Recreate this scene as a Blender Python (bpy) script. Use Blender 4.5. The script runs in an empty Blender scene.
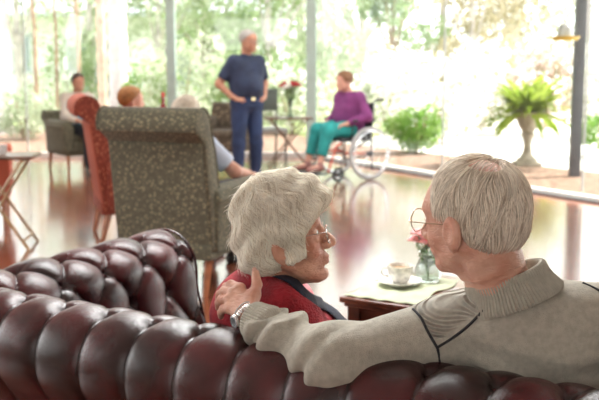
import bpy, bmesh, math, random
import numpy as np
from mathutils import Vector, Matrix

S = bpy.context.scene
COL = S.collection
R_ = math.radians
random.seed(7)
rng = np.random.default_rng(11)

# ------------------------------------------------------------------ camera, sky, sun, lights
CAM_H, FPX, PITCH = 1.4, 950.0, R_(8.38)
cam = bpy.data.cameras.new('camera')
cam_o = bpy.data.objects.new('camera', cam); COL.objects.link(cam_o)
cam.sensor_width = 36.0
cam.lens = FPX / 599.0 * 36.0
cam_o.location = (0, 0, CAM_H)
cam_o.rotation_euler = (math.pi / 2 - PITCH, 0, 0)
cam.dof.use_dof = True
cam.dof.focus_distance = 2.0
cam.dof.aperture_fstop = 5.6
cam.clip_end = 300
S.camera = cam_o

S.view_settings.view_transform = 'Standard'
S.view_settings.look = 'None'
S.view_settings.gamma = 1
S.view_settings.use_curve_mapping = False
S.view_settings.exposure = 0.0

w = bpy.data.worlds.new('sky'); S.world = w; w.use_nodes = True
wn = w.node_tree.nodes; wl = w.node_tree.links
bg = wn['Background']
bg.inputs[0].default_value = (0.93, 0.97, 1.0, 1)
bg.inputs[1].default_value = 4.0

sun = bpy.data.lights.new('sun', 'SUN'); sun.energy = 15.0; sun.angle = R_(2); sun.color = (1, 0.95, 0.86)
sun_o = bpy.data.objects.new('sun', sun); COL.objects.link(sun_o)
sun_o.rotation_euler = Vector((0.75, 0.25, 0.85)).to_track_quat('Z', 'Y').to_euler()
sun_o.location = (10, 10, 20)

def area(name, loc, target, sx, sy, power, color=(1, 1, 1)):
    l = bpy.data.lights.new(name, 'AREA'); l.shape = 'RECTANGLE'; l.size = sx; l.size_y = sy
    l.energy = power; l.color = color
    o = bpy.data.objects.new(name, l); COL.objects.link(o); o.location = loc
    o.rotation_euler = (Vector(loc) - Vector(target)).to_track_quat('Z', 'Y').to_euler()
    return o
area('fill_above_near', (0.1, 3.9, 2.93), (0.1, 2.1, 0.8), 2.2, 1.3, 240, (0.98, 1, 0.99))  # added fill lamp under the closed ceiling, brightens couple and sofa
area('fill_above_far', (-0.5, 9.0, 2.95), (-0.5, 9.0, 0), 6.0, 4.0, 200, (0.98, 1, 0.99))  # second added overhead fill, for the far half of the room
area('fill_left', (-5.6, 3.8, 1.7), (0, 3.2, 0.9), 3.0, 1.6, 125, (0.96, 0.99, 1))  # added side fill in front of the solid left wall
area('fill_behind', (-1.5, -2.7, 2.2), (0, 2.5, 0.8), 2.4, 1.0, 45, (1, 1, 1))  # unseen fill lamp added behind the camera

def at(px, py, d):
    """point of the place at horizontal distance d along the view, for a photograph coordinate"""
    u = (px - 299.5) / FPX; v = (200 - py) / FPX
    dy = math.cos(PITCH) + v * math.sin(PITCH)
    dz = -math.sin(PITCH) + v * math.cos(PITCH)
    k = d / dy
    return np.array([u * k, d, CAM_H + dz * k])
def ground(px, py, z=0.0):
    u = (px - 299.5) / FPX; v = (200 - py) / FPX
    dy = math.cos(PITCH) + v * math.sin(PITCH)
    dz = -math.sin(PITCH) + v * math.cos(PITCH)
    k = (z - CAM_H) / dz
    return np.array([u * k, dy * k, z])

# ------------------------------------------------------------------ object helpers
def tag(o, label=None, cat=None, group=None, kind=None):
    if label: o['label'] = label
    if cat: o['category'] = cat
    if group: o['group'] = group
    if kind: o['kind'] = kind
    return o
def empty(name, loc=(0, 0, 0), rz=0.0):
    o = bpy.data.objects.new(name, None); COL.objects.link(o)
    o.location = tuple(float(c) for c in loc); o.rotation_euler = (0, 0, rz); o.empty_display_size = 0.1
    return o
def link(name, me, mat=None, parent=None, keep_world=False):
    o = bpy.data.objects.new(name, me); COL.objects.link(o)
    if mat is not None:
        for m in (mat if isinstance(mat, (list, tuple)) else [mat]): me.materials.append(m)
    if parent is not None:
        o.parent = parent
        if keep_world:
            bpy.context.view_layer.update()
            o.matrix_parent_inverse = parent.matrix_world.inverted()
    return o
def copy_tree(o, parent=None):
    c = o.copy(); COL.objects.link(c)
    if parent is not None: c.parent = parent
    for ch in list(o.children): copy_tree(ch, c)
    return c

class MB:
    """collects shapes, links them as ONE mesh"""
    def __init__(s): s.v = []; s.f = []; s.m = []; s.n = 0; s.cols = None
    def add(s, v, f, mi=0):
        v = np.asarray(v, float)
        s.v.append(v); s.f += [tuple(int(i) + s.n for i in q) for q in f]; s.m += [mi] * len(f); s.n += len(v)
        return s
    def box(s, c, size, rot=None, bev=0.0, mi=0):
        bm = bmesh.new(); bmesh.ops.create_cube(bm, size=1.0)
        for q in bm.verts: q.co = Vector((q.co.x * size[0], q.co.y * size[1], q.co.z * size[2]))
        if bev > 0: bmesh.ops.bevel(bm, geom=bm.edges[:], offset=bev, segments=3, profile=0.5, affect='EDGES')
        M = rot if rot is not None else Matrix()
        vs = [M @ q.co + Vector(tuple(float(x) for x in c)) for q in bm.verts]; bm.verts.index_update()
        fs = [[q.index for q in f.verts] for f in bm.faces]; bm.free()
        return s.add([tuple(q) for q in vs], fs, mi)
    def tube(s, pts, r, n=8, closed=False, mi=0, caps=True):
        pts = np.asarray(pts, float); N = len(pts)
        rr = np.full(N, r) if np.isscalar(r) else np.asarray(r, float)
        T = np.gradient(pts, axis=0) if not closed else (np.roll(pts, -1, 0) - np.roll(pts, 1, 0))
        T /= np.linalg.norm(T, axis=1)[:, None] + 1e-12
        up = np.array([0, 0, 1.0]) if abs(T[0][2]) < 0.9 else np.array([1.0, 0, 0])
        A = np.cross(T[0], up); A /= np.linalg.norm(A)
        V = []
        for i in range(N):
            A = A - T[i] * A.dot(T[i]); A /= np.linalg.norm(A) + 1e-12; B = np.cross(T[i], A)
            for k in range(n):
                a = 2 * math.pi * k / n
                V.append(pts[i] + rr[i] * (math.cos(a) * A + math.sin(a) * B))
        F = []
        for i in range(N if closed else N - 1):
            j = (i + 1) % N
            for k in range(n): F.append((i * n + k, i * n + (k + 1) % n, j * n + (k + 1) % n, j * n + k))
        if not closed and caps:
            F.append(tuple(range(n - 1, -1, -1))); F.append(tuple(range((N - 1) * n, N * n)))
        return s.add(V, F, mi)
    def lathe(s, prof, c=(0, 0, 0), n=32, mi=0, axis=None):
        c = np.asarray(c, float); V = []; F = []; m = len(prof)
        for k in range(n):
            a = 2 * math.pi * k / n
            for (r, z) in prof:
                p = np.array([r * math.cos(a), r * math.sin(a), z])
                if axis is not None: p = np.array(axis @ Vector(p))
                V.append(c + p)
        for k in range(n):
            q = (k + 1) % n
            for i in range(m - 1): F.append((k * m + i, q * m + i, q * m + i + 1, k * m + i + 1))
        return s.add(V, F, mi)
    def sphere(s, c, r, n=12, mi=0, rot=None):
        r = (r, r, r) if np.isscalar(r) else r
        bm = bmesh.new(); bmesh.ops.create_uvsphere(bm, u_segments=n, v_segments=max(6, n * 2 // 3), radius=1)
        M = rot if rot is not None else Matrix(); bm.verts.index_update()
        vs = [tuple(M @ Vector((q.co.x * r[0], q.co.y * r[1], q.co.z * r[2])) + Vector(tuple(float(x) for x in c))) for q in bm.verts]
        fs = [[q.index for q in f.verts] for f in bm.faces]; bm.free()
        return s.add(vs, fs, mi)
    def prism(s, poly, x0, x1, bev=0.0, axis='X', mi=0, seg=3):
        """profile polygon (a,b) pulled along an axis; X: (a,b)=(y,z)"""
        bm = bmesh.new()
        def P(x, a, b): return (x, a, b) if axis == 'X' else ((a, x, b) if axis == 'Y' else (a, b, x))
        A = [bm.verts.new(P(x0, *p)) for p in poly]; B = [bm.verts.new(P(x1, *p)) for p in poly]
        fa = bm.faces.new(A); fb = bm.faces.new(B[::-1])
        for i in range(len(poly)): bm.faces.new((A[i], B[i], B[(i + 1) % len(poly)], A[(i + 1) % len(poly)]))
        bmesh.ops.recalc_face_normals(bm, faces=bm.faces[:])
        if bev > 0:
            ed = [e for e in bm.edges if (e in fa.edges or e in fb.edges)]
            bmesh.ops.bevel(bm, geom=ed, offset=bev, segments=seg, profile=0.5, affect='EDGES')
        bm.verts.index_update()
        vs = [tuple(q.co) for q in bm.verts]; fs = [[q.index for q in f.verts] for f in bm.faces]; bm.free()
        return s.add(vs, fs, mi)
    def build(s, name, mat, parent=None, smooth=True, sharp=35, keep_world=False):
        me = bpy.data.meshes.new(name)
        V = np.concatenate(s.v) if s.v else np.zeros((0, 3))
        me.from_pydata(V.tolist(), [], s.f)
        if len(set(s.m)) > 1: me.polygons.foreach_set('material_index', s.m)
        o = link(name, me, mat, parent, keep_world)
        if smooth:
            me.polygons.foreach_set('use_smooth', [True] * len(me.polygons))
            bm = bmesh.new(); bm.from_mesh(me)
            for e in bm.edges:
                if len(e.link_faces) == 2 and e.calc_face_angle(0) > R_(sharp): e.smooth = False
            bm.to_mesh(me); bm.free()
        me.update()
        return o

# ------------------------------------------------------------------ materials
def mat(name, color, rough=0.6, metal=0.0, spec=0.5, var=0.0, vscale=8.0, col2=None, bump=0.0, bscale=60.0,
        coat=0.0, coat_rough=0.1, sheen=0.0, sss=0.0, vcol=None, aniso_detail=3.0, trans=0.0, ior=1.5):
    m = bpy.data.materials.new(name); m.use_nodes = True
    nt = m.node_tree; N = nt.nodes; L = nt.links; b = N['Principled BSDF']
    b.inputs['Base Color'].default_value = (*color, 1); b.inputs['Roughness'].default_value = rough
    b.inputs['Metallic'].default_value = metal; b.inputs['Specular IOR Level'].default_value = spec
    b.inputs['Coat Weight'].default_value = coat; b.inputs['Coat Roughness'].default_value = coat_rough
    b.inputs['Sheen Weight'].default_value = sheen; b.inputs['IOR'].default_value = ior
    b.inputs['Transmission Weight'].default_value = trans
    if sss: b.inputs['Subsurface Weight'].default_value = sss; b.inputs['Subsurface Radius'].default_value = (0.012, 0.004, 0.002); b.inputs['Subsurface Scale'].default_value = 0.6
    tc = N.new('ShaderNodeTexCoord')
    src = None
    if vcol:
        a = N.new('ShaderNodeAttribute'); a.attribute_name = vcol; src = a.outputs['Color']
    if var > 0 or col2:
        nz = N.new('ShaderNodeTexNoise'); nz.inputs['Scale'].default_value = vscale; nz.inputs['Detail'].default_value = aniso_detail
        L.new(tc.outputs['Object'], nz.inputs['Vector'])
        rp = N.new('ShaderNodeValToRGB'); rp.color_ramp.elements[0].position = 0.35; rp.color_ramp.elements[1].position = 0.65
        c2 = col2 if col2 else tuple(min(1, c * (1 + var)) for c in color)
        c1 = color if col2 else tuple(c * (1 - var) for c in color)
        rp.color_ramp.elements[0].color = (*c1, 1); rp.color_ramp.elements[1].color = (*c2, 1)
        L.new(nz.outputs['Fac'], rp.inputs['Fac'])
        if src is not None:
            mx = N.new('ShaderNodeMix'); mx.data_type = 'RGBA'; mx.blend_type = 'MULTIPLY'; mx.inputs['Factor'].default_value = 1
            L.new(src, mx.inputs['A']); L.new(rp.outputs['Color'], mx.inputs['B']); src = mx.outputs['Result']
        else: src = rp.outputs['Color']
    if src is not None: L.new(src, b.inputs['Base Color'])
    if bump > 0:
        bn = N.new('ShaderNodeTexNoise'); bn.inputs['Scale'].default_value = bscale; bn.inputs['Detail'].default_value = 4
        L.new(tc.outputs['Object'], bn.inputs['Vector'])
        bp = N.new('ShaderNodeBump'); bp.inputs['Strength'].default_value = bump; bp.inputs['Distance'].default_value = 0.01
        L.new(bn.outputs['Fac'], bp.inputs['Height']); L.new(bp.outputs['Normal'], b.inputs['Normal'])
    return m
def nodes(m): return m.node_tree.nodes, m.node_tree.links, m.node_tree.nodes['Principled BSDF']

def glass_mat(name, tint=(0.95, 0.985, 0.97), gloss=0.0):
    m = bpy.data.materials.new(name); m.use_nodes = True
    N = m.node_tree.nodes; L = m.node_tree.links; N.clear()
    o = N.new('ShaderNodeOutputMaterial'); t = N.new('ShaderNodeBsdfTransparent'); t.inputs[0].default_value = (*tint, 1)
    g = N.new('ShaderNodeBsdfGlossy'); g.inputs['Roughness'].default_value = 0.02
    lw = N.new('ShaderNodeLayerWeight'); lw.inputs[0].default_value = 0.5      # Schlick reflectance, alike on both faces
    pw = N.new('ShaderNodeMath'); pw.operation = 'POWER'; pw.inputs[1].default_value = 5; L.new(lw.outputs['Facing'], pw.inputs[0])
    fr = N.new('ShaderNodeMath'); fr.operation = 'MULTIPLY_ADD'; fr.inputs[1].default_value = 0.7; fr.inputs[2].default_value = 0.03; L.new(pw.outputs[0], fr.inputs[0])
    mx = N.new('ShaderNodeMixShader'); L.new(fr.outputs[0], mx.inputs[0]); L.new(t.outputs[0], mx.inputs[1]); L.new(g.outputs[0], mx.inputs[2])
    L.new(mx.outputs[0], o.inputs[0])
    return m
def leaf_mat(name, c1, c2, trans=0.5, scale=3.0):
    m = bpy.data.materials.new(name); m.use_nodes = True
    N = m.node_tree.nodes; L = m.node_tree.links; N.clear()
    o = N.new('ShaderNodeOutputMaterial'); d = N.new('ShaderNodeBsdfDiffuse'); t = N.new('ShaderNodeBsdfTranslucent')
    tc = N.new('ShaderNodeTexCoord'); nz = N.new('ShaderNodeTexNoise'); nz.inputs['Scale'].default_value = scale; nz.inputs['Detail'].default_value = 5
    L.new(tc.outputs['Object'], nz.inputs['Vector'])
    rp = N.new('ShaderNodeValToRGB'); rp.color_ramp.elements[0].position = 0.38; rp.color_ramp.elements[1].position = 0.62
    rp.color_ramp.elements[0].color = (*c1, 1); rp.color_ramp.elements[1].color = (*c2, 1)
    L.new(nz.outputs['Fac'], rp.inputs['Fac']); L.new(rp.outputs['Color'], d.inputs[0]); L.new(rp.outputs['Color'], t.inputs[0])
    mx = N.new('ShaderNodeMixShader'); mx.inputs[0].default_value = trans
    L.new(d.outputs[0], mx.inputs[1]); L.new(t.outputs[0], mx.inputs[2]); L.new(mx.outputs[0], o.inputs[0])
    return m

# ------------------------------------------------------------------ implicit surfaces
def nrm(v): v = np.asarray(v, float); return v / (np.linalg.norm(v) + 1e-12)
def ell(P, c, r, Rm=None):
    q = P - np.asarray(c, float)
    if Rm is not None: q = q @ Rm
    r = np.asarray(r, float)
    k0 = np.linalg.norm(q / r, axis=1); k1 = np.linalg.norm(q / (r * r), axis=1) + 1e-9
    return k0 * (k0 - 1) / k1
def sph(P, c, r): return np.linalg.norm(P - np.asarray(c, float), axis=1) - r
def rc(P, a, b, ra, rb):
    a = np.asarray(a, float); b = np.asarray(b, float); ab = b - a
    t = np.clip(((P - a) @ ab) / (ab @ ab + 1e-12), 0, 1)
    return np.linalg.norm(P - a - t[:, None] * ab, axis=1) - (ra + t * (rb - ra))
def chain(P, pts, rs, k=0.01):
    d = rc(P, pts[0], pts[1], rs[0], rs[1])
    for i in range(1, len(pts) - 1): d = su(d, rc(P, pts[i], pts[i + 1], rs[i], rs[i + 1]), k)
    return d
def su(a, b, k):
    h = np.clip(0.5 + 0.5 * (b - a) / k, 0, 1)
    return b + (a - b) * h - k * h * (1 - h)
def ss(a, b, k): return -su(-a, b, k)            # a minus b
def plane(P, c, n): return (P - np.asarray(c, float)) @ nrm(n)
def fnoise(P, f, seed=0):
    r = np.random.default_rng(seed); v = np.zeros(len(P))
    for i in range(6):
        d = nrm(r.normal(size=3)); v += np.sin((P @ d) * f * (0.7 + 0.25 * i) + r.uniform(0, 6.28)) / (1 + 0.3 * i)
    return v / 3.2

def sdf_mesh(f, lo, hi, cell):
    lo = np.asarray(lo, float); hi = np.asarray(hi, float); K = 4
    nc = np.ceil((hi - lo) / (cell * K)).astype(int) + 1
    n = nc * K
    ax = [lo[i] + (np.arange(nc[i]) * K + (K - 1) / 2) * cell for i in range(3)]
    G = np.stack(np.meshgrid(*ax, indexing='ij'), -1).reshape(-1, 3)
    cv = f(G).reshape(nc)
    big = np.repeat(np.repeat(np.repeat(cv, K, 0), K, 1), K, 2).astype(np.float32)
    near = np.argwhere(np.abs(big) < cell * K * 1.9 + 0.012)
    out = np.empty(len(near), np.float32)
    for s in range(0, len(near), 300000):
        q = near[s:s + 300000]; out[s:s + 300000] = f(lo + q * cell)
    big[near[:, 0], near[:, 1], near[:, 2]] = out
    ins = big < 0
    c = sum(ins[a:n[0] - 1 + a, b:n[1] - 1 + b, d:n[2] - 1 + d].astype(np.int8) for a in (0, 1) for b in (0, 1) for d in (0, 1))
    act = np.argwhere((c > 0) & (c < 8))
    acc = np.zeros((len(act), 3)); cnt = np.zeros(len(act))
    cor = [(0, 0, 0), (1, 0, 0), (0, 1, 0), (1, 1, 0), (0, 0, 1), (1, 0, 1), (0, 1, 1), (1, 1, 1)]
    for i, a in enumerate(cor):
        for j, b in enumerate(cor):
            if j <= i or sum(abs(a[k] - b[k]) for k in range(3)) != 1: continue
            A = act + a; B = act + b
            va = big[A[:, 0], A[:, 1], A[:, 2]]; vb = big[B[:, 0], B[:, 1], B[:, 2]]
            m = (va < 0) != (vb < 0)
            t = np.where(m, va / np.where(m, va - vb, 1), 0)
            acc[m] += (A[m] + t[m, None] * (B[m] - A[m])); cnt[m] += 1
    V = lo + acc / cnt[:, None] * cell
    idx = -np.ones(tuple(n - 1), np.int64); idx[act[:, 0], act[:, 1], act[:, 2]] = np.arange(len(act))
    F = []
    for d in range(3):
        o1, o2 = [(1, 2), (2, 0), (0, 1)][d]
        sl0 = [slice(1, n[k] - 1) for k in range(3)]; sl0[d] = slice(0, n[d] - 1)
        sl1 = list(sl0); sl1[d] = slice(1, n[d])
        a = ins[tuple(sl0)]; b = ins[tuple(sl1)]
        for flip, m in ((False, a & ~b), (True, ~a & b)):
            q = np.argwhere(m); q = q + np.array([0 if k == d else 1 for k in range(3)])
            e1 = np.eye(3, dtype=int)[o1]; e2 = np.eye(3, dtype=int)[o2]
            ids = [idx[tuple((q - s1 * e1 - s2 * e2).T)] for s1, s2 in ((1, 1), (0, 1), (0, 0), (1, 0))]
            Q = np.stack(ids, 1)
            if flip: Q = Q[:, ::-1]
            F.append(Q[(Q >= 0).all(1)])
    return V, np.concatenate(F)

def mesh_from(name, parts, mats, parent=None, colfn=None, attrs=None, keep_world=True, smooth=True):
    """parts: list of (V, F[, material index]) joined as one mesh"""
    me = bpy.data.meshes.new(name)
    off = 0; Vs = []; Fs = []; Ms = []
    for p in parts:
        V, F = p[0], p[1]; mi = p[2] if len(p) > 2 else 0
        Vs.append(V); Fs += (np.asarray(F) + off).tolist() if not isinstance(F, list) else [tuple(i + off for i in f) for f in F]
        Ms += [mi] * len(F); off += len(V)
    V = np.concatenate(Vs)
    me.from_pydata(V.tolist(), [], Fs)
    me.polygons.foreach_set('use_smooth', [smooth] * len(me.polygons))
    if max(Ms) > 0: me.polygons.foreach_set('material_index', Ms)
    if colfn is not None:
        a = me.color_attributes.new('col', 'FLOAT_COLOR', 'POINT')
        c = np.ones((len(V), 4)); c[:, :3] = colfn(V); a.data.foreach_set('color', c.ravel())
    for k, fn in (attrs or {}).items():
        a = me.attributes.new(k, 'FLOAT', 'POINT'); a.data.foreach_set('value', np.asarray(fn(V), np.float32))
    me.update()
    return link(name, me, mats, parent, keep_world)
def frame(fwd, up=(0, 0, 1)):
    """columns forward, left, up"""
    f = nrm(fwd); l = nrm(np.cross(up, f)); u = np.cross(f, l)
    return np.stack([f, l, u], 1)

# ------------------------------------------------------------------ the setting
m_floor = mat('timber_floor', (0.20, 0.065, 0.035), rough=0.16, spec=0.75, coat=0.6, coat_rough=0.12)
N, L, b = nodes(m_floor)
tc = N.new('ShaderNodeTexCoord'); mp = N.new('ShaderNodeMapping'); mp.inputs['Rotation'].default_value = (0, 0, R_(62))
L.new(tc.outputs['Object'], mp.inputs['Vector'])
bk = N.new('ShaderNodeTexBrick'); bk.inputs['Scale'].default_value = 1.0; bk.inputs['Brick Width'].default_value = 1.1; bk.inputs['Row Height'].default_value = 0.085
bk.inputs['Mortar Size'].default_value = 0.0015; bk.inputs['Color1'].default_value = (0.30, 0.10, 0.05, 1); bk.inputs['Color2'].default_value = (0.21, 0.06, 0.03, 1)
bk.inputs['Mortar'].default_value = (0.05, 0.02, 0.012, 1); bk.offset = 0.37
L.new(mp.outputs[0], bk.inputs['Vector'])
nz = N.new('ShaderNodeTexNoise'); nz.inputs['Scale'].default_value = 9; nz.inputs['Detail'].default_value = 6
mp2 = N.new('ShaderNodeMapping'); mp2.inputs['Rotation'].default_value = (0, 0, R_(62)); mp2.inputs['Scale'].default_value = (1, 14, 1)
L.new(tc.outputs['Object'], mp2.inputs['Vector']); L.new(mp2.outputs[0], nz.inputs['Vector'])
mx = N.new('ShaderNodeMix'); mx.data_type = 'RGBA'; mx.blend_type = 'OVERLAY'; mx.inputs['Factor'].default_value = 0.5
L.new(bk.outputs['Color'], mx.inputs['A']); L.new(nz.outputs['Color'], mx.inputs['B']); L.new(mx.outputs['Result'], b.inputs['Base Color'])

m_wall = mat('painted_wall', (0.82, 0.79, 0.73), rough=0.8, var=0.03, vscale=2)
m_ceil = mat('ceiling_paint', (0.85, 0.84, 0.81), rough=0.85, var=0.02, vscale=2)
m_alu = mat('pale_window_metal', (0.46, 0.58, 0.54), rough=0.35, metal=0.2, var=0.04)
m_rail = mat('white_sill_metal', (0.80, 0.80, 0.78), rough=0.4, var=0.03)
m_dark = mat('dark_track', (0.05, 0.05, 0.05), rough=0.5, var=0.1)
m_joint = mat('glazing_joint', (0.42, 0.45, 0.44), rough=0.4)
m_pane = glass_mat('window_glass', (0.97, 0.985, 0.975))
m_post = mat('grey_post_paint', (0.085, 0.095, 0.11), rough=0.5, var=0.08)
m_mulch = mat('bark_mulch', (0.12, 0.065, 0.042), rough=0.95, col2=(0.27, 0.17, 0.12), vscale=14, bump=0.8, bscale=30)
m_pave = mat('pale_paving', (0.72, 0.69, 0.63), rough=0.85, var=0.08, vscale=3)
m_grass = mat('rough_grass', (0.16, 0.22, 0.07), rough=0.95, col2=(0.34, 0.38, 0.16), vscale=2.5, bump=0.6, bscale=20)

def struct(name, mb, m, smooth=False):
    o = mb.build(name, m, None, smooth); o['kind'] = 'structure'; return o
WC = np.array([0.15, 13.75])                       # corner where the two glass walls meet
WD = np.array([0.535, -0.845])                     # right glass wall runs this way, towards the viewer
WN = np.array([0.845, 0.535])                      # its outward normal
WL = 12.2
def rp(s, off=0.0, z=0.0):
    p = WC + WD * s + WN * off; return np.array([p[0], p[1], z])
E = rp(WL)                                         # near end of the right glass wall
poly = [(-6.0, -3.0), (E[0], -3.0), (E[0], E[1]), (WC[0], WC[1]), (-6.0, 13.75)]
struct('floor', MB().prism([(a, b_) for a, b_ in poly], -0.12, 0.0, axis='Z'), m_floor)
struct('ceiling', MB().prism([(a, b_) for a, b_ in poly], 3.0, 3.12, axis='Z'), m_ceil)
struct('wall_left', MB().box((-6.06, 5.3, 1.5), (0.12, 17.0, 3.0)), m_wall)
struct('wall_near', MB().box((0.3, -3.06, 1.5), (12.6, 0.12, 3.0)), m_wall)
struct('wall_right', MB().box((E[0] + 0.06, (E[1] - 3) / 2, 1.5), (0.12, E[1] + 3, 3.0)), m_wall)
rotR = Matrix.Rotation(math.atan2(WD[1], WD[0]), 4, 'Z')
# far glass wall
def glazing_far():
    fr = MB(); fr.box((-2.93, 13.79, 0.035), (6.15, 0.10, 0.07)).box((-2.93, 13.79, 2.96), (6.15, 0.10, 0.08))
    o = struct('window_1', MB().box((-2.93, 13.80, 1.5), (6.13, 0.012, 2.9)), m_pane)
    f = fr.build('window_frame', m_rail, o, False)
    MB().box((-1.84, 13.79, 1.5), (0.13, 0.11, 2.9), bev=0.01).build('mullion', m_alu, o)
    MB().box((-3.95, 13.79, 1.5), (0.022, 0.03, 2.9)).build('mullion', m_joint, o)
    MB().box((-5.95, 13.79, 1.5), (0.10, 0.11, 2.9), bev=0.01).build('mullion', m_alu, o)
def glazing_right():
    c = rp(WL / 2, 0.05, 1.5)
    o = struct('window_2', MB().box(c, (WL, 0.012, 2.9), rot=rotR), m_pane)
    MB().box(rp(WL / 2, 0.05, 0.024), (WL, 0.08, 0.048), rot=rotR).box(rp(WL / 2, 0.05, 2.96), (WL, 0.10, 0.08), rot=rotR).build('window_frame', m_rail, o, False)
    MB().box(rp(WL / 2, -0.03, 0.006), (WL, 0.08, 0.012), rot=rotR).build('track', m_dark, o, False)
    for s in (2.85, 5.0, 7.2, 9.4): MB().box(rp(s, 0.05, 1.5), (0.018, 0.02, 2.84), rot=rotR).build('mullion', m_joint, o, False)
glazing_far(); glazing_right()
struct('trim_1', MB().box((WC[0] + 0.02, WC[1] + 0.05, 1.5), (0.15, 0.14, 3.0), bev=0.012), m_alu)

# outdoor ground
struct('outside_paving', MB().box((0, 40, -0.16), (160, 90, 0.08)), m_pave)
gp = [(WC[0], WC[1] + 0.15), tuple(rp(14, 0.1)[:2]), tuple(rp(14, 2.9)[:2]), (2.3, 14.6), (0.6, 17.0), (0.3, 17.5), (-0.5, 20), (-14, 21), (-14, WC[1] + 0.15)]
struct('mulch_bed', MB().prism(gp, -0.13, -0.05, axis='Z'), m_mulch)
struct('lawn', MB().prism([(-30, 21), (-0.5, 20), (0.3, 17.6), (2.0, 19.5), (6, 26), (6, 60), (-30, 60)], -0.13, -0.06, axis='Z'), m_grass)

# verandah along the right glass wall, out of the top of the picture, and its grey posts
vr = MB(); vr.prism([tuple(rp(-1.5, 0.1)[:2]), tuple(rp(14, 0.1)[:2]), tuple(rp(14, 2.3)[:2]), tuple(rp(-1.5, 2.3)[:2])], 3.0, 3.1, axis='Z')
struct('verandah_roof', vr, m_ceil)
p0 = at(574.5, 168, 11.9)
ver = MB().box((p0[0], p0[1], 1.45), (0.125, 0.125, 3.1), bev=0.006)
tag(ver.build('verandah_post', m_post), 'square slate-grey verandah post outside the glass at right', 'post')

# ------------------------------------------------------------------ planting
g_dark = leaf_mat('leaves_mid_green', (0.20, 0.28, 0.12), (0.40, 0.48, 0.28), 0.5, 1.5)
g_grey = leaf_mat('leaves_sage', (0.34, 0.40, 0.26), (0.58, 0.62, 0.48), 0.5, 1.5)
g_lime = leaf_mat('leaves_lime', (0.16, 0.24, 0.03), (0.34, 0.42, 0.08), 0.5, 2.0)
g_bright = leaf_mat('leaves_bright_green', (0.13, 0.26, 0.05), (0.30, 0.44, 0.13), 0.5, 2.5)
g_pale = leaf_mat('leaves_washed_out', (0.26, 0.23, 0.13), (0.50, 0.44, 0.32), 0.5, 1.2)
g_white = leaf_mat('white_petals', (0.85, 0.84, 0.80), (0.95, 0.94, 0.92), 0.4, 3.0)
g_pink = leaf_mat('blush_petals', (0.50, 0.34, 0.30), (0.72, 0.60, 0.56), 0.4, 3.0)
m_bark = mat('pale_bark', (0.50, 0.45, 0.42), rough=0.9, var=0.25, vscale=6, bump=0.6, bscale=12)
m_barkd = mat('brown_bark', (0.33, 0.22, 0.15), rough=0.9, var=0.3, vscale=6, bump=0.6, bscale=12)
m_palm = mat('banded_palm_bark', (0.62, 0.55, 0.55), rough=0.9, var=0.15, vscale=5)
def leaf_cloud(blobs, n, size, seed, flat=0.55):
    r = np.random.default_rng(seed); tot = sum(b_[3] * b_[4] * b_[5] for b_ in blobs)
    V = []; F = []; k = 0
    for b_ in blobs:
        m = max(8, int(n * b_[3] * b_[4] * b_[5] / tot))
        d = r.normal(size=(m, 3)); d /= np.linalg.norm(d, axis=1)[:, None]
        rad = r.uniform(0.25, 1.0, m) ** 0.5
        c = np.array(b_[:3]) + d * rad[:, None] * np.array(b_[3:6])
        for p in c:
            a = nrm(r.normal(size=3)); t = nrm(np.cross(a, r.normal(size=3))); s = size * r.uniform(0.6, 1.4)
            q = np.cross(a, t)
            V += [p - t * s, p + q * s * flat * 0.5 - t * s * 0.1, p + t * s, p - q * s * flat * 0.5 - t * s * 0.1]
            F.append((k, k + 1, k + 2, k + 3)); k += 4
    return np.array(V), F
def plant(name, label, cat, base, blobs, n, size, m, seed, stems=(), bark=None, group=None, flowers=None):
    """blobs are (x,y,z,rx,ry,rz) about the base"""
    root = empty(name, base); tag(root, label, cat, group)
    V, F = leaf_cloud(blobs, n, size, seed)
    mb = MB().add(V, F); mb.build('foliage', m, root, False)
    if flowers:
        V, F = leaf_cloud(blobs, flowers[0], flowers[1], seed + 99, 0.9)
        o = MB().add(V, F).build('blossoms', flowers[2], root, False); o['kind'] = 'stuff'
    if len(stems):
        t = MB()
        for st in stems: t.tube(*st)
        t.build('trunk' if cat == 'tree' else 'stem', bark or m_bark, root)
    return root
r_ = random.Random(5)
def shrub(name, label, px, d, width, height, m, n=900, size=0.07, seed=1, group=None, flowers=None, cat='shrub', z0=-0.05, lumps=7):
    c = at(px, 100, d); R = random.Random(seed)
    bl = [(0, 0, height * 0.5, width * 0.42, width * 0.38, height * 0.5)]
    for i in range(lumps):
        a = R.uniform(0, 6.28); q = R.uniform(0.25, 0.5)
        bl.append((math.cos(a) * width * 0.36, math.sin(a) * width * 0.3, height * R.uniform(0.25, 0.92), width * q * 0.5, width * q * 0.5, height * q * 0.5))
    st = [([(0, 0, 0), (R.uniform(-.2, .2) * width, R.uniform(-.2, .2) * width, height * 0.8)], [0.02, 0.006]) for _ in range(4)]
    return plant(name, label, cat, (c[0], c[1], z0), bl, n, size, m, seed, st, m_barkd, group, flowers)
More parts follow.
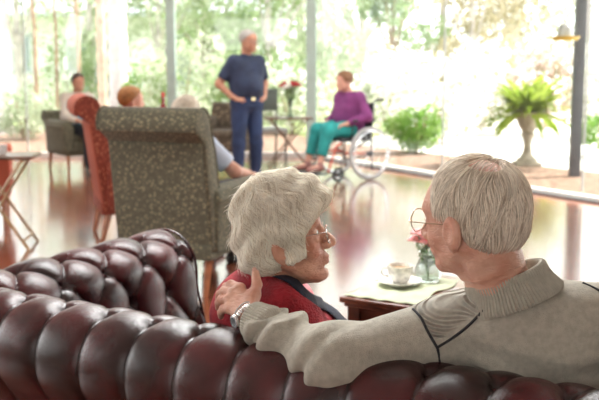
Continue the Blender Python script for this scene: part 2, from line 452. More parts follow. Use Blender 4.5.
def tree(label, px, d, height, crown, trunk, m, n, size, seed, lean=0.0, z_low=1.2, group='trees of the garden', name='garden_tree', bark=None):
    c = at(px, 100, d); R = random.Random(seed)
    bl = []
    for i in range(12):
        a = R.uniform(0, 6.28); q = R.uniform(0.2, 0.9)
        bl.append((math.cos(a) * crown * q, math.sin(a) * crown * q, R.uniform(z_low, height), crown * R.uniform(.3, .5), crown * R.uniform(.3, .5), crown * R.uniform(.25, .4)))
    st = [([(0, 0, 0), (lean * .3, 0, height * .35), (lean, 0, height * .85)], [trunk, trunk * .85, trunk * .5], 10)]
    for i in range(5):
        b_ = bl[i]; st.append(([(lean * .3, 0, height * .35), tuple(b_[:3])], [trunk * .45, trunk * .15], 6))
    return plant(name, label, 'tree', (c[0], c[1], -0.08), bl, n, size, m, seed, st, bark or m_bark, group)

# trunks at the left
def palm(px, d, r, h, label, m, name='palm_trunk', lean=0.0):
    c = at(px, 100, d); root = empty(name, (c[0], c[1], -0.1)); tag(root, label, 'palm tree')
    prof = []
    k = int(h / 0.16)
    pts = [(lean * (i / k) ** 2, 0, h * i / k) for i in range(k + 1)]
    rs = [r * (1.12 if i % 2 == 0 else 0.96) * (1.25 - 0.25 * min(1, i / 5)) for i in range(k + 1)]
    MB().tube(pts, rs, 14).build('trunk', m, root)
    f = MB()
    for i in range(9):
        a = i * 2.4; q = []
        for t in np.linspace(0, 1, 7): q.append((lean + math.cos(a) * t * .9, math.sin(a) * t * .9, h + 0.75 * t - 1.5 * t * t))
        q = np.array(q); V = []; F = []
        side = np.array([-math.sin(a), math.cos(a), 0]); 
        for j, p in enumerate(q):
            wd = 0.28 * math.sin(math.pi * min(1, 0.12 + j / 6.5)); V += [p - side * wd - np.array([0, 0, wd * .5]), p, p + side * wd - np.array([0, 0, wd * .5])]
        for j in range(6): F += [(3 * j, 3 * j + 1, 3 * j + 4, 3 * j + 3), (3 * j + 1, 3 * j + 2, 3 * j + 5, 3 * j + 4)]
        f.add(V, F)
    f.build('fronds', g_dark, root)
palm(4, 19, 0.13, 5.0, 'thick greyish palm trunk at the very left edge of the garden', m_palm)
palm(119, 20, 0.185, 5.4, 'thickest pale palm trunk behind the olive patterned armchair', m_palm)
palm(103, 18.5, 0.085, 4.8, 'slender brownish palm trunk just left of the thickest pale trunk', mat('tan_palm_bark', (0.60, 0.42, 0.32), rough=0.9, var=0.25, vscale=5))
for i, (px, d, r, h, lb) in enumerate(((57, 19.5, 0.035, 4.4, 'middle thin bare stem, just left of the seated person at far left'), (36, 19, 0.045, 4.2, 'leftmost thin bare stem, between the palm trunk at the edge and the seated person'), (79, 21.5, 0.05, 4.5, 'rightmost thin bare stem, between the seated person and the slender palm'))):
    c = at(px, 100, d); root = empty('sapling', (c[0], c[1], -0.1)); tag(root, lb, 'sapling', 'thin stems before the building')
    MB().tube([(0, 0, 0), (0.03, 0, h * .5), (-0.12, 0, h)], [r, r * .8, r * .5], 8).build('stem', m_barkd, root)
    V, F = leaf_cloud([(-0.1, 0, h, .7, .7, .5), (0.4, 0, h - .5, .4, .4, .3)], 260, .09, 50 + i); MB().add(V, F).build('foliage', g_grey, root, False)

# white building behind the trunks
def building():
    root = empty('garden_building', (-7.5, 31, -0.1)); tag(root, 'long white rendered building with grey roof behind the palm trunks', 'building')
    mw = mat('white_render', (0.80, 0.80, 0.78), rough=0.85, var=0.04, vscale=1.5)
    MB().box((0, 2.5, 1.45), (12.0, 5, 2.9)).build('wall', mw, root, False)
    MB().prism([(-0.9, 2.85), (2.6, 4.6), (6.0, 2.85), (6.0, 2.95), (2.6, 4.75), (-0.9, 2.98)], -6.6, 6.6, axis='X').build('roof', mat('grey_roof', (0.40, 0.42, 0.46), rough=0.7, var=0.1), root, False)
    mf = mat('painted_frame', (0.55, 0.58, 0.58), rough=0.5); mg = mat('tinted_pane', (0.20, 0.25, 0.24), rough=0.1, spec=0.8)
    for x, wd, z0, z1 in ((-1.45, 0.6, 1.1, 2.3), (0.75, 1.5, 0.1, 2.2), (3.6, 0.95, 0.7, 2.3), (5.2, 0.7, 1.0, 2.2), (-3.8, 1.0, 1.1, 2.2)):
        f = MB()
        for sx in (-1, 1): f.box((x + sx * wd / 2, -0.03, (z0 + z1) / 2), (0.07, 0.08, z1 - z0 + .07))
        for zz in (z0, z1): f.box((x, -0.03, zz), (wd, 0.08, 0.07))
        f.box((x, -0.03, (z0 + z1) / 2), (0.05, 0.06, z1 - z0))
        fo = f.build('window', mf, root, False)
        MB().box((x, -0.012, (z0 + z1) / 2), (wd, 0.02, z1 - z0)).build('pane', mg, fo, False)
building()

# shrubs, left to right
shrub('garden_shrub', 'sage-green shrub at the left edge below the white building', 22, 17.5, 1.2, 0.9, g_grey, 800, .08, 1, 'garden shrubs')
shrub('garden_shrub', 'loose green shrub just left of the seated person at far left', 44, 20, 1.3, 1.25, g_grey, 700, .08, 2, 'garden shrubs')
shrub('garden_shrub', 'green shrub behind the seated person at far left, against the white building', 73, 24, 1.9, 2.2, g_dark, 1000, .1, 3, 'garden shrubs')
shrub('garden_shrub', 'tall light-green shrub right of the thickest palm trunk', 147, 19, 1.3, 1.5, g_bright, 900, .09, 4, 'garden shrubs')
shrub('garden_shrub', 'airy sage shrub behind the pale window mullion at left', 180, 18, 1.7, 1.9, g_grey, 1000, .08, 5, 'garden shrubs')
shrub('garden_shrub', 'mid-green shrub directly behind the standing man', 236, 19.5, 2.0, 1.6, g_dark, 1200, .09, 6, 'garden shrubs')
shrub('garden_shrub', 'pale shrub behind the red and white flowers on the folding table', 292, 19, 1.7, 1.3, g_grey, 900, .09, 7, 'garden shrubs', flowers=(260, .08, g_white))
shrub('garden_shrub', 'low bright green shrub just right of the wheelchair', 417, 14.9, 0.98, 0.75, g_bright, 1500, .06, 8, None, lumps=10)
shrub('garden_shrub', 'small green shrub right of the grey verandah post', 604, 15.0, 0.8, 0.66, g_bright, 700, .06, 9, None)
shrub('flowering_shrub', 'white-flowering shrub behind the head of the woman in the wheelchair', 388, 18.5, 1.5, 1.5, g_grey, 700, .08, 10, 'white flowering shrubs', flowers=(900, .07, g_white))
shrub('flowering_shrub', 'broadest white-flowering shrub, above the low bright green shrub', 438, 17.5, 2.3, 1.62, g_pale, 800, .08, 11, 'white flowering shrubs', flowers=(1700, .08, g_white))
shrub('flowering_shrub', 'white-flowering shrub left of the urn planter', 482, 19.5, 2.0, 1.5, g_pale, 700, .08, 12, 'white flowering shrubs', flowers=(1100, .08, g_white))
shrub('flowering_shrub', 'blush-white flowering shrub behind the urn planter', 545, 19.5, 2.2, 1.8, g_pale, 900, .08, 13, 'white flowering shrubs', flowers=(700, .08, g_pink))
shrub('flowering_shrub', 'white-flowering shrub right of the grey verandah post', 606, 18.5, 1.8, 1.9, g_grey, 800, .08, 14, 'white flowering shrubs', flowers=(1200, .08, g_white))

tree('sage-green tree seen above the pale mullion at left', 160, 24, 4.2, 1.9, .10, g_grey, 2200, .12, 21)
tree('leafy green tree behind the standing man and the mullion left of him', 205, 26, 4.6, 2.2, .12, g_dark, 2600, .12, 22, z_low=.9)
tree('densest green tree, between the standing man and the corner mullion', 268, 24, 4.4, 2.1, .12, g_dark, 3000, .11, 23, z_low=.7)
tree('green tree behind the corner mullion of the glass', 322, 27, 4.6, 2.1, .12, g_grey, 2400, .12, 24, z_low=.8)
tree('dark-trunked green tree above the woman in the wheelchair', 392, 23, 4.0, 1.2, .09, g_dark, 1500, .11, 25, z_low=1.6, bark=m_barkd)
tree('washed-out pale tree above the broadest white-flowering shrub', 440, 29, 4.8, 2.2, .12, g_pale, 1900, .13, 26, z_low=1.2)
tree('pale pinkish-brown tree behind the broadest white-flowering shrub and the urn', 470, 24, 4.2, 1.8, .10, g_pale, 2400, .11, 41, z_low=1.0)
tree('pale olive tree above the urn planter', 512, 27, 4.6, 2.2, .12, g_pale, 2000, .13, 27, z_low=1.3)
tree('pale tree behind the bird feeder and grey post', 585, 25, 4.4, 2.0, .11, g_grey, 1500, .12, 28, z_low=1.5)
tree('green tree above the white building near the left edge', 20, 25, 5.0, 1.9, .11, g_grey, 1300, .12, 29, z_low=2.3)
tree('green tree above the white building near its right end', 92, 25, 5.0, 1.8, .11, g_dark, 900, .12, 30, z_low=2.7)
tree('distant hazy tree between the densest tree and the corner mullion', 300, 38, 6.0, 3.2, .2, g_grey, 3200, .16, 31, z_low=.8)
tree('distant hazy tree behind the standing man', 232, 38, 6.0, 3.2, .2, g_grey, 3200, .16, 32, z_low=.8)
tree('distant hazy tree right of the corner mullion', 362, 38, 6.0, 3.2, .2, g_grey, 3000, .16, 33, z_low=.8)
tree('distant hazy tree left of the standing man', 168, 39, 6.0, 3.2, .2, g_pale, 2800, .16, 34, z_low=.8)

# urn planter with fern
def urn():
    c = at(527, 160, 13.1); z0 = -0.05
    root = empty('urn_planter', (c[0], c[1], z0)); tag(root, 'tall pale stone urn planter on a pedestal in the mulch bed', 'planter')
    ms = mat('weathered_stone', (0.36, 0.32, 0.26), rough=0.9, var=0.2, vscale=12, bump=0.5)
    MB().box((0, 0, .03), (.34, .34, .06), bev=.01).lathe([(.15, .06), (.145, .10), (.10, .13), (.07, .19), (.055, .28), (.06, .36), (.085, .42), (.10, .44), (.085, .46)], n=28).build('pedestal', ms, root)
    MB().lathe([(.06, .45), (.09, .48), (.14, .56), (.17, .66), (.19, .71), (.235, .725), (.235, .75), (.20, .75), (.185, .72), (.0, .70)], n=32).build('bowl', ms, root)
    f = empty('potted_fern', (c[0], c[1], z0 + .71)); tag(f, 'lime-green fern spilling from the stone urn', 'plant')
    R = random.Random(3); mb = MB()
    for i in range(120):
        a = R.uniform(0, 6.28); ln = R.uniform(.48, .92); up = R.uniform(.15, .95); V = []; F = []
        side = np.array([-math.sin(a), math.cos(a), 0]); K = 8
        for j in range(K):
            t = j / (K - 1)
            p = np.array([math.cos(a) * ln * t, math.sin(a) * ln * t, up * ln * 1.25 * t - .55 * ln * t * t * (1.2 - up * .5)])
            wd = .06 * math.sin(math.pi * (0.1 + .88 * t)) * (1.0 if j % 2 else .55)
            V += [p - side * wd, p + side * wd]
        for j in range(K - 1): F.append((2 * j, 2 * j + 1, 2 * j + 3, 2 * j + 2))
        mb.add(V, F)
    mb.build('fronds', g_lime, f, False)
    V, F = leaf_cloud([(-.42, -.1, -.12, .16, .14, .14), (0, 0, .18, .35, .3, .25)], 500, .05, 77); MB().add(V, F).build('leaflets', g_lime, f, False)['kind'] = 'stuff'
urn()
# bird feeder
def feeder():
    c = at(565, 38, 11.6)
    root = empty('bird_feeder', c); tag(root, 'hanging bird feeder with yellow tray and clear dome beside grey post', 'bird feeder')
    my = mat('yellow_plastic', (0.52, 0.34, 0.02), rough=0.45)
    mg = mat('frosted_dome', (0.40, 0.42, 0.43), rough=0.2, trans=0.2)
    MB().lathe([(0, -.03), (.14, -.03), (.18, .018), (.168, .018), (.13, -.008), (0, -.008)], n=32).build('tray', my, root)
    MB().lathe([(.095, .0), (.095, .10), (.075, .15), (.035, .18), (0, .185)], n=28).build('dome', mg, root)
    MB().tube([(0, 0, .18), (0, 0, 3.0 - c[2])], .004, 6).lathe([(0, .2), (.012, .19), (.012, .18)], n=10).build('hanger', m_dark, root)
feeder()

# ------------------------------------------------------------------ the buttoned leather sofa
def leather():
    m = mat('oxblood_leather', (0.075, 0.012, 0.012), rough=0.28, spec=0.46, coat=0.06, coat_rough=0.08)
    N, L, b = nodes(m)
    tc = N.new('ShaderNodeTexCoord')
    n1 = N.new('ShaderNodeTexNoise'); n1.inputs['Scale'].default_value = 7; n1.inputs['Detail'].default_value = 5
    L.new(tc.outputs['Object'], n1.inputs['Vector'])
    r1 = N.new('ShaderNodeValToRGB'); e = r1.color_ramp.elements
    e[0].position = 0.35; e[0].color = (0.016, 0.006, 0.006, 1); e[1].position = 0.68; e[1].color = (0.075, 0.009, 0.011, 1)
    L.new(n1.outputs['Fac'], r1.inputs['Fac'])
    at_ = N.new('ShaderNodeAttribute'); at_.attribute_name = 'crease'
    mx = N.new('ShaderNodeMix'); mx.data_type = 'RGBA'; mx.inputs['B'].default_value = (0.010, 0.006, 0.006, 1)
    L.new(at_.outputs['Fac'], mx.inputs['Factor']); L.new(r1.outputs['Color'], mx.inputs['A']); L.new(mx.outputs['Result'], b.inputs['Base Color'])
    n2 = N.new('ShaderNodeTexNoise'); n2.inputs['Scale'].default_value = 14; n2.inputs['Detail'].default_value = 4; L.new(tc.outputs['Object'], n2.inputs['Vector'])
    mr = N.new('ShaderNodeMapRange'); mr.inputs['To Min'].default_value = 0.16; mr.inputs['To Max'].default_value = 0.31; L.new(n2.outputs['Fac'], mr.inputs['Value']); L.new(mr.outputs[0], b.inputs['Roughness'])
    v = N.new('ShaderNodeTexVoronoi'); v.inputs['Scale'].default_value = 330; v.feature = 'DISTANCE_TO_EDGE'; L.new(tc.outputs['Object'], v.inputs['Vector'])
    n3 = N.new('ShaderNodeTexNoise'); n3.inputs['Scale'].default_value = 85; n3.inputs['Detail'].default_value = 3; n3.inputs['Distortion'].default_value = 0.3; L.new(tc.outputs['Object'], n3.inputs['Vector'])
    ad = N.new('ShaderNodeMath'); ad.operation = 'MULTIPLY_ADD'; ad.inputs[1].default_value = 0.5; L.new(n3.outputs['Fac'], ad.inputs[0]); L.new(v.outputs['Distance'], ad.inputs[2])
    bp = N.new('ShaderNodeBump'); bp.inputs['Strength'].default_value = 0.22; bp.inputs['Distance'].default_value = 0.004; L.new(ad.outputs[0], bp.inputs['Height']); L.new(bp.outputs['Normal'], b.inputs['Normal'])
    return m
m_leather = leather()
m_wood = mat('dark_mahogany', (0.12, 0.035, 0.018), rough=0.25, spec=0.6, coat=0.5, var=0.35, vscale=10)

def catmull(pts, n):
    P = np.array(pts, float); P = np.vstack([2 * P[0] - P[1], P, 2 * P[-1] - P[-2]]); out = []
    for i in range(1, len(P) - 2):
        for t in np.linspace(0, 1, 12, endpoint=False):
            a, b_, c, d = P[i - 1:i + 3]
            out.append(0.5 * ((2 * b_) + (-a + c) * t + (2 * a - 5 * b_ + 4 * c - d) * t * t + (-a + 3 * b_ - 3 * c + d) * t ** 3))
    out.append(P[-2]); out = np.array(out)
    s = np.r_[0, np.cumsum(np.linalg.norm(np.diff(out, axis=0), axis=1))]
    q = np.linspace(0, s[-1], n)
    return np.stack([np.interp(q, s, out[:, i]) for i in range(out.shape[1])], 1), q

def padded(name, parent, org, udir, wdir, U0, U1, prof, s_top, sp, ds, amp, phase=0.0, du=0.0045, ns=260, round0=0.0, round1=0.0, cap=False, rows=4, mats=None, push=None):
    """tufted upholstery: prof is the (w,z) section from the outside foot over the roll and down the inside"""
    Pf, s = catmull(prof, ns)
    T = np.gradient(Pf, axis=0); T /= np.linalg.norm(T, axis=1)[:, None]; Nn = np.stack([-T[:, 1], T[:, 0]], 1)   # left normal
    ctr = np.array([Pf[:, 0].mean(), Pf[:, 1].mean()])
    if ((Pf[ns // 2] - ctr) @ Nn[ns // 2]) < 0: Nn = -Nn
    us = np.arange(U0, U1 + du / 2, du)
    Ug, Sg = np.meshgrid(us, s, indexing='ij')
    a = (Ug - phase) / sp; bq = np.where(Sg > s_top, (Sg - s_top) / (2 * ds), 0)
    bmax = rows / 2.0
    bq = np.minimum(bq, bmax)
    p = np.abs(np.sin(math.pi * (a - bq))); q = np.abs(np.sin(math.pi * (a + bq)))
    h = (p * q) ** 0.5
    out = Sg < s_top
    h = np.where(out, np.clip(p, 0, 1) ** 0.30, h ** 0.80)
    fade = np.where(out, 0.30 + 0.70 * np.exp(-((s_top - Sg) / 0.10) ** 2), 1.0)
    foot = np.clip(Sg / 0.08, 0, 1)
    dl = np.abs((a + .5) % 1.0 - .5) * sp                       # distance to the nearest pleat
    nearb = np.exp(-((s_top - Sg) / .055) ** 2)
    dout = -(.38 + .35 * nearb) * amp * np.exp(-dl / .010) - (.20 + .48 * nearb) * amp * (1 - np.sin(math.pi * np.clip(dl / (sp / 2), 0, 1) / 2) ** .8)
    disp = np.where(out, dout, amp * (h - 1)) * foot
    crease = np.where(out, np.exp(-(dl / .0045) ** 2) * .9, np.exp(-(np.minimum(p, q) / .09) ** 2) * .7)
    # buttons pull in
    btn = []
    k0 = int(math.floor((U0 - phase) / sp)) - 1; k1 = int(math.ceil((U1 - phase) / sp)) + 1
    for j in range(rows + 1):
        for k in range(k0, k1 + 1):
            ub = phase + (k + (j % 2) * 0.5) * sp; sb = s_top + j * ds
            if ub < U0 + 0.02 + round0 * .5 or ub > U1 - 0.02 - round1 * .5 or sb > s[-1] - 0.03: continue
            r2 = (Ug - ub) ** 2 + (Sg - sb) ** 2
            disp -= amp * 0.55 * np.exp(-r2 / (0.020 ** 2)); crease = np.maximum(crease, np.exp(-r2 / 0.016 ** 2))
            btn.append((ub, sb))
    # round the ends
    ins = np.zeros_like(Ug)
    if round1 > 0:
        t = np.clip((Ug - (U1 - round1)) / round1, 0, 1); ins += round1 * (1 - np.sqrt(np.clip(1 - t * t, 0, 1)))
    if round0 > 0:
        t = np.clip(((U0 + round0) - Ug) / round0, 0, 1); ins += round0 * (1 - np.sqrt(np.clip(1 - t * t, 0, 1)))
    D = disp - ins
    W = Pf[None, :, 0] + Nn[None, :, 0] * D; Z = Pf[None, :, 1] + Nn[None, :, 1] * D
    P3 = org[None, None, :] + Ug[..., None] * udir + W[..., None] * wdir + Z[..., None] * np.array([0, 0, 1.0])
    if push is not None: P3 = push(P3)
    nu, nsn = Ug.shape; ids = np.arange(nu * nsn).reshape(nu, nsn)
    F = np.stack([ids[:-1, :-1], ids[1:, :-1], ids[1:, 1:], ids[:-1, 1:]], -1).reshape(-1, 4)
    F = F.tolist()
    if cap: F.append(ids[-1, :].tolist()); F.append(ids[0, ::-1].tolist())
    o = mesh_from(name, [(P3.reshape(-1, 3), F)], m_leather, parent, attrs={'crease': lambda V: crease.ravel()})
    # leather buttons, one mesh each
    bl = None
    for (ub, sb) in btn:
        i = int(round((ub - U0) / du)); j = int(np.argmin(abs(s - sb)))
        if not (0 <= i < nu): continue
        n3 = Nn[j, 0] * wdir + Nn[j, 1] * np.array([0, 0, 1.0]); pos = P3[i, j] + n3 * 0.002
        if bl is None:
            bo = MB().sphere((0, 0, 0), (.009, .009, .005), 12).build('button', m_leather); bl = bo
        else:
            bo = bl.copy(); COL.objects.link(bo)
        bo.parent = o; bo.location = tuple(pos); bo.rotation_euler = Vector(n3).to_track_quat('Z', 'Y').to_euler()
    return o

SU = np.array([math.cos(R_(30)), -math.sin(R_(30)), 0.0])    # along the sofa back, to the right
SW = np.array([math.sin(R_(30)), math.cos(R_(30)), 0.0])     # from the back towards the seat front
SC = np.array([-0.973, 2.56, 0.0])                           # corner under the ridge
ZT = 0.80
def sofa():
    root = empty('buttoned_sofa', (0, 0, 0)); tag(root, 'oxblood leather sofa with deep buttoned rolled back and arms, under the couple', 'sofa')
    LEN = 2.15
    R = 0.132; zc = ZT - R
    prof = [(-.035, .10), (-.045, .25), (-.055, .42), (-.062, .52)]
    for a in (222, 200, 178, 156, 134, 112, 90, 68, 46, 24, 4): prof.append((R * math.cos(R_(a)) + .0, zc + R * math.sin(R_(a)) * 1.0))
    prof += [(.135, .60), (.155, .52), (.175, .44), (.185, .36)]
    _, s = catmull(prof, 400); Pq, _ = catmull(prof, 400)
    top = s[np.argmax(Pq[:, 1])]
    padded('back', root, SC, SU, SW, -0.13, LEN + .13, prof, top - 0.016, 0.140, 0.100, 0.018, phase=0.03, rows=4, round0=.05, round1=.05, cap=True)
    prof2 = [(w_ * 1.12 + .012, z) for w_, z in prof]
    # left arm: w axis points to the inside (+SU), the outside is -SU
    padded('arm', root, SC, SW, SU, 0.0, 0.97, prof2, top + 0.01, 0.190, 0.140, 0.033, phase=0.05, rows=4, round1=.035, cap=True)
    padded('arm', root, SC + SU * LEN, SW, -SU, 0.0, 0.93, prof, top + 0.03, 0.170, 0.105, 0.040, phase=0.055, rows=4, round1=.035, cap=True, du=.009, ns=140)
    # welt around the arm fronts
    for sg, o3 in ((1, SC), (-1, SC + SU * LEN)):
        Pf, _ = catmull(prof, 80); pts = [o3 + SW * (.955 if sg > 0 else .915) + SU * sg * (w_ * 1.03 + (.012 if sg > 0 else 0)) + np.array([0, 0, z - .006]) for w_, z in Pf[18:]]
        MB().tube(pts, .005, 6).build('piping', m_leather, root)
    rot = Matrix.Rotation(R_(-30), 4, 'Z')
    c = SC + SU * (LEN / 2) + SW * .44
    MB().box((c[0], c[1], .21), (LEN + .02, .94, .22), rot=rot, bev=.02).build('base', m_leather, root)
    for k in range(3):
        q = SC + SU * (.165 + (LEN - .33) / 3 * (k + .5)) + SW * .54
        MB().box((q[0], q[1], .375), ((LEN - .33) / 3 - .006, .74, .13), rot=rot, bev=.04).build('seat_cushion', m_leather, root)
    for u in (0, LEN):
        for w_ in (0.02, .86):
            q = SC + SU * u + SW * w_
            MB().lathe([(0, 0), (.022, 0), (.03, .02), (.036, .06), (.03, .10), (.0, .10)], c=(q[0], q[1], 0), n=20).build('foot', m_wood, root)
    return root
sofa()

# ------------------------------------------------------------------ side table beside the couple
def side_table():
    A = np.array([0.150, 3.56, 0.0]); zt = 0.50; W_, D_ = 0.62, 0.56
    c = A + SU * W_ / 2 + SW * D_ / 2
    root = empty('side_table', (c[0], c[1], 0), R_(-30)); tag(root, 'polished dark mahogany low table with moulded edge, between the couple', 'table')
    MB().box((0, 0, zt - .012), (W_, D_, .024), bev=.007).build('table_top', m_wood, root)
    MB().box((0, 0, zt - .032), (W_ - .03, D_ - .03, .016), bev=.004).build('moulding', m_wood, root)
    a = MB()
    for sy in (-1, 1): a.box((0, sy * (D_ / 2 - .05), zt - .09), (W_ - .12, .02, .10))
    for sx in (-1, 1): a.box((sx * (W_ / 2 - .05), 0, zt - .09), (.02, D_ - .12, .10))
    a.build('apron', m_wood, root)
    for sx in (-1, 1):
        for sy in (-1, 1): MB().box((sx * (W_ / 2 - .05), sy * (D_ / 2 - .05), (zt - .04) / 2), (.05, .05, zt - .04), bev=.004).build('leg', m_wood, root)
    MB().box((0, 0, .14), (W_ - .1, D_ - .1, .02)).build('shelf', m_wood, root)
    # folded cloth, table runner, cup, vase
    m_cloth = mat('pale_green_cloth', (0.46, 0.50, 0.34), rough=0.75, var=0.12, vscale=9, bump=.3)
    V = []; nx, ny = 30, 30
    for i in range(nx):
        for j in range(ny):
            x = -.295 + .30 * i / (nx - 1) + .012 * math.sin(j * .35); y = -.262 + .44 * j / (ny - 1)
            V.append((x, y, .0055 + .002 * math.sin(i * .8 + j * .3) + .0015 * math.sin(j * .9)))
    F = [(i * ny + j, (i + 1) * ny + j, (i + 1) * ny + j + 1, i * ny + j + 1) for i in range(nx - 1) for j in range(ny - 1)]
    cl = MB().add(V, F).build('table_cloth', m_cloth); cl.location = (c[0], c[1], zt); cl.rotation_euler = (0, 0, R_(-30))
    md = cl.modifiers.new('thick', 'SOLIDIFY'); md.thickness = .003
    tag(cl, 'pale green folded cloth lying on the dark table under the saucer', 'cloth')
    k = at(400, 286, 3.72)
    m_china = mat('white_china', (0.80, 0.78, 0.73), rough=0.18, spec=.6, coat=.3)
    zs = zt + .0095
    sc = MB().lathe([(0, .004), (.045, .004), (.046, 0), (.05, 0), (.052, .004), (.085, .016), (.088, .018), (.087, .021), (.05, .009), (0, .008)], n=40).build('saucer', m_china)
    sc.location = (k[0], k[1], zs); tag(sc, 'white saucer carrying the teacup on the dark table', 'saucer')
    cup = empty('teacup', (k[0], k[1], zs + .0095)); tag(cup, 'white patterned teacup standing on its saucer', 'cup')
    cup.scale = (1.12, 1.12, 1.12)
    MB().lathe([(0, .004), (.022, .003), (.024, 0), (.026, .003), (.034, .012), (.042, .035), (.046, .055), (.0475, .062), (.0455, .062), (.040, .036), (.032, .014), (0, .010)], n=40).build('bowl', mat('cup_china', (0.74, 0.72, 0.66), rough=.2, spec=.6, var=.25, vscale=60), cup)
    MB().tube([(-.044, 0, .052), (-.06, 0, .054), (-.068, 0, .040), (-.06, 0, .024), (-.040, 0, .022)], .0045, 8).build('handle', m_china, cup)
    MB().lathe([(0, .05), (.0425, .05)], n=32).build('tea', mat('milky_tea', (0.45, 0.28, 0.15), rough=.1), cup)
    # vase with flowers
    v = at(428, 279, 3.80)
    vase = empty('flower_vase', (v[0], v[1], zt + .001)); tag(vase, 'small clear glass vase on the dark table, left of the man\'s cheek', 'vase')
    mgl = bpy.data.materials.new('clear_glass'); mgl.use_nodes = True; N, L, b = nodes(mgl)
    b.inputs['Base Color'].default_value = (.86, .93, .90, 1); b.inputs['Roughness'].default_value = .03; b.inputs['Transmission Weight'].default_value = .9; b.inputs['IOR'].default_value = 1.35
    MB().lathe([(0, .0), (.038, 0), (.052, .02), (.056, .045), (.046, .075), (.034, .10), (.040, .125), (.037, .125), (.030, .10), (.042, .075), (.050, .045), (.046, .02), (0, .01)], n=36).build('vessel', mgl, vase)
    fl = empty('flower_bunch', (v[0], v[1], zt + .06)); tag(fl, 'posy of pink flowers with green leaves in the small glass vase', 'flowers')
    ms = mat('flower_stem', (0.14, 0.24, 0.09), rough=.6); mpk = mat('pink_petals', (0.85, 0.36, 0.36), rough=.6, var=.25, vscale=40, sss=.1)
    R = random.Random(4)
    heads = [(-.050, -.01, .150), (-.020, .0, .112), (-.058, .01, .118), (-.012, .0, .132), (.03, .02, .13), (.02, -.02, .10)]
    for h in heads:
        s_ = MB().tube([(0, 0, -.045), (h[0] * .4, h[1] * .4, h[2] * .5), h], .0018, 5).build('stem', ms, fl)
        p = MB()
        for j in range(11):
            a = j * 2.4; rr = .006 + .0012 * j
            p.sphere((h[0] + math.cos(a) * rr, h[1] + math.sin(a) * rr, h[2] + .008 - .0012 * j), (.0125, .0125, .0075), 8)
        p.build('bloom', mpk, s_)
    V, F = leaf_cloud([(.0, 0, .05, .045, .04, .05), (-.02, 0, .09, .03, .03, .03)], 140, .014, 8); MB().add(V, F).build('leaves', leaf_mat('posy_leaf', (.10, .2, .07), (.3, .42, .2), .3, 30), fl, False)
    # little glass and sugar bowl on the right
    g = at(410, 281, 3.86)
side_table()

# ------------------------------------------------------------------ patterned scroll-back armchairs
def fabric(name, c1, c2, scale=26, pattern=True, rough=.85, mixf=0.55):
    m = mat(name, c1, rough=rough, sheen=.06, bump=.25, bscale=220)
    if not pattern: return m
    N, L, b = nodes(m); tc = N.new('ShaderNodeTexCoord')
    nz = N.new('ShaderNodeTexNoise'); nz.inputs['Scale'].default_value = scale * .4; L.new(tc.outputs['Object'], nz.inputs['Vector'])
    ad = N.new('ShaderNodeMix'); ad.data_type = 'RGBA'; ad.inputs['Factor'].default_value = .04; L.new(tc.outputs['Object'], ad.inputs['A']); L.new(nz.outputs['Color'], ad.inputs['B'])
    mp = N.new('ShaderNodeMapping'); mp.inputs['Rotation'].default_value = (.6, .5, .7); mp.inputs['Scale'].default_value = (1, 2.1, 1.1); L.new(ad.outputs['Result'], mp.inputs['Vector'])
    v = N.new('ShaderNodeTexVoronoi'); v.inputs['Scale'].default_value = scale; v.inputs['Randomness'].default_value = .75; L.new(mp.outputs[0], v.inputs['Vector'])
    r1 = N.new('ShaderNodeValToRGB'); e = r1.color_ramp.elements
    e[0].position = .16; e[0].color = (*c2, 1); e[1].position = .34; e[1].color = (*c1, 1)
    x = e.new(.62); x.color = (*[c * .7 for c in c1], 1)
    L.new(v.outputs['Distance'], r1.inputs['Fac']); L.new(r1.outputs['Color'], b.inputs['Base Color'])
    return m
m_green = fabric('olive_leaf_fabric', (0.120, 0.112, 0.072), (0.30, 0.26, 0.15), 40)
m_redpl = fabric('terracotta_velvet', (0.42, 0.095, 0.050), None, pattern=False)
m_redpt = fabric('rust_leaf_fabric', (0.30, 0.055, 0.030), (0.50, 0.20, 0.10), 26)
m_brown = fabric('brown_stripe_fabric', (0.10, 0.075, 0.05), (0.30, 0.24, 0.16), 16)
m_legw = mat('reddish_wood', (0.34, 0.12, 0.05), rough=.35, coat=.3, var=.25, vscale=14)
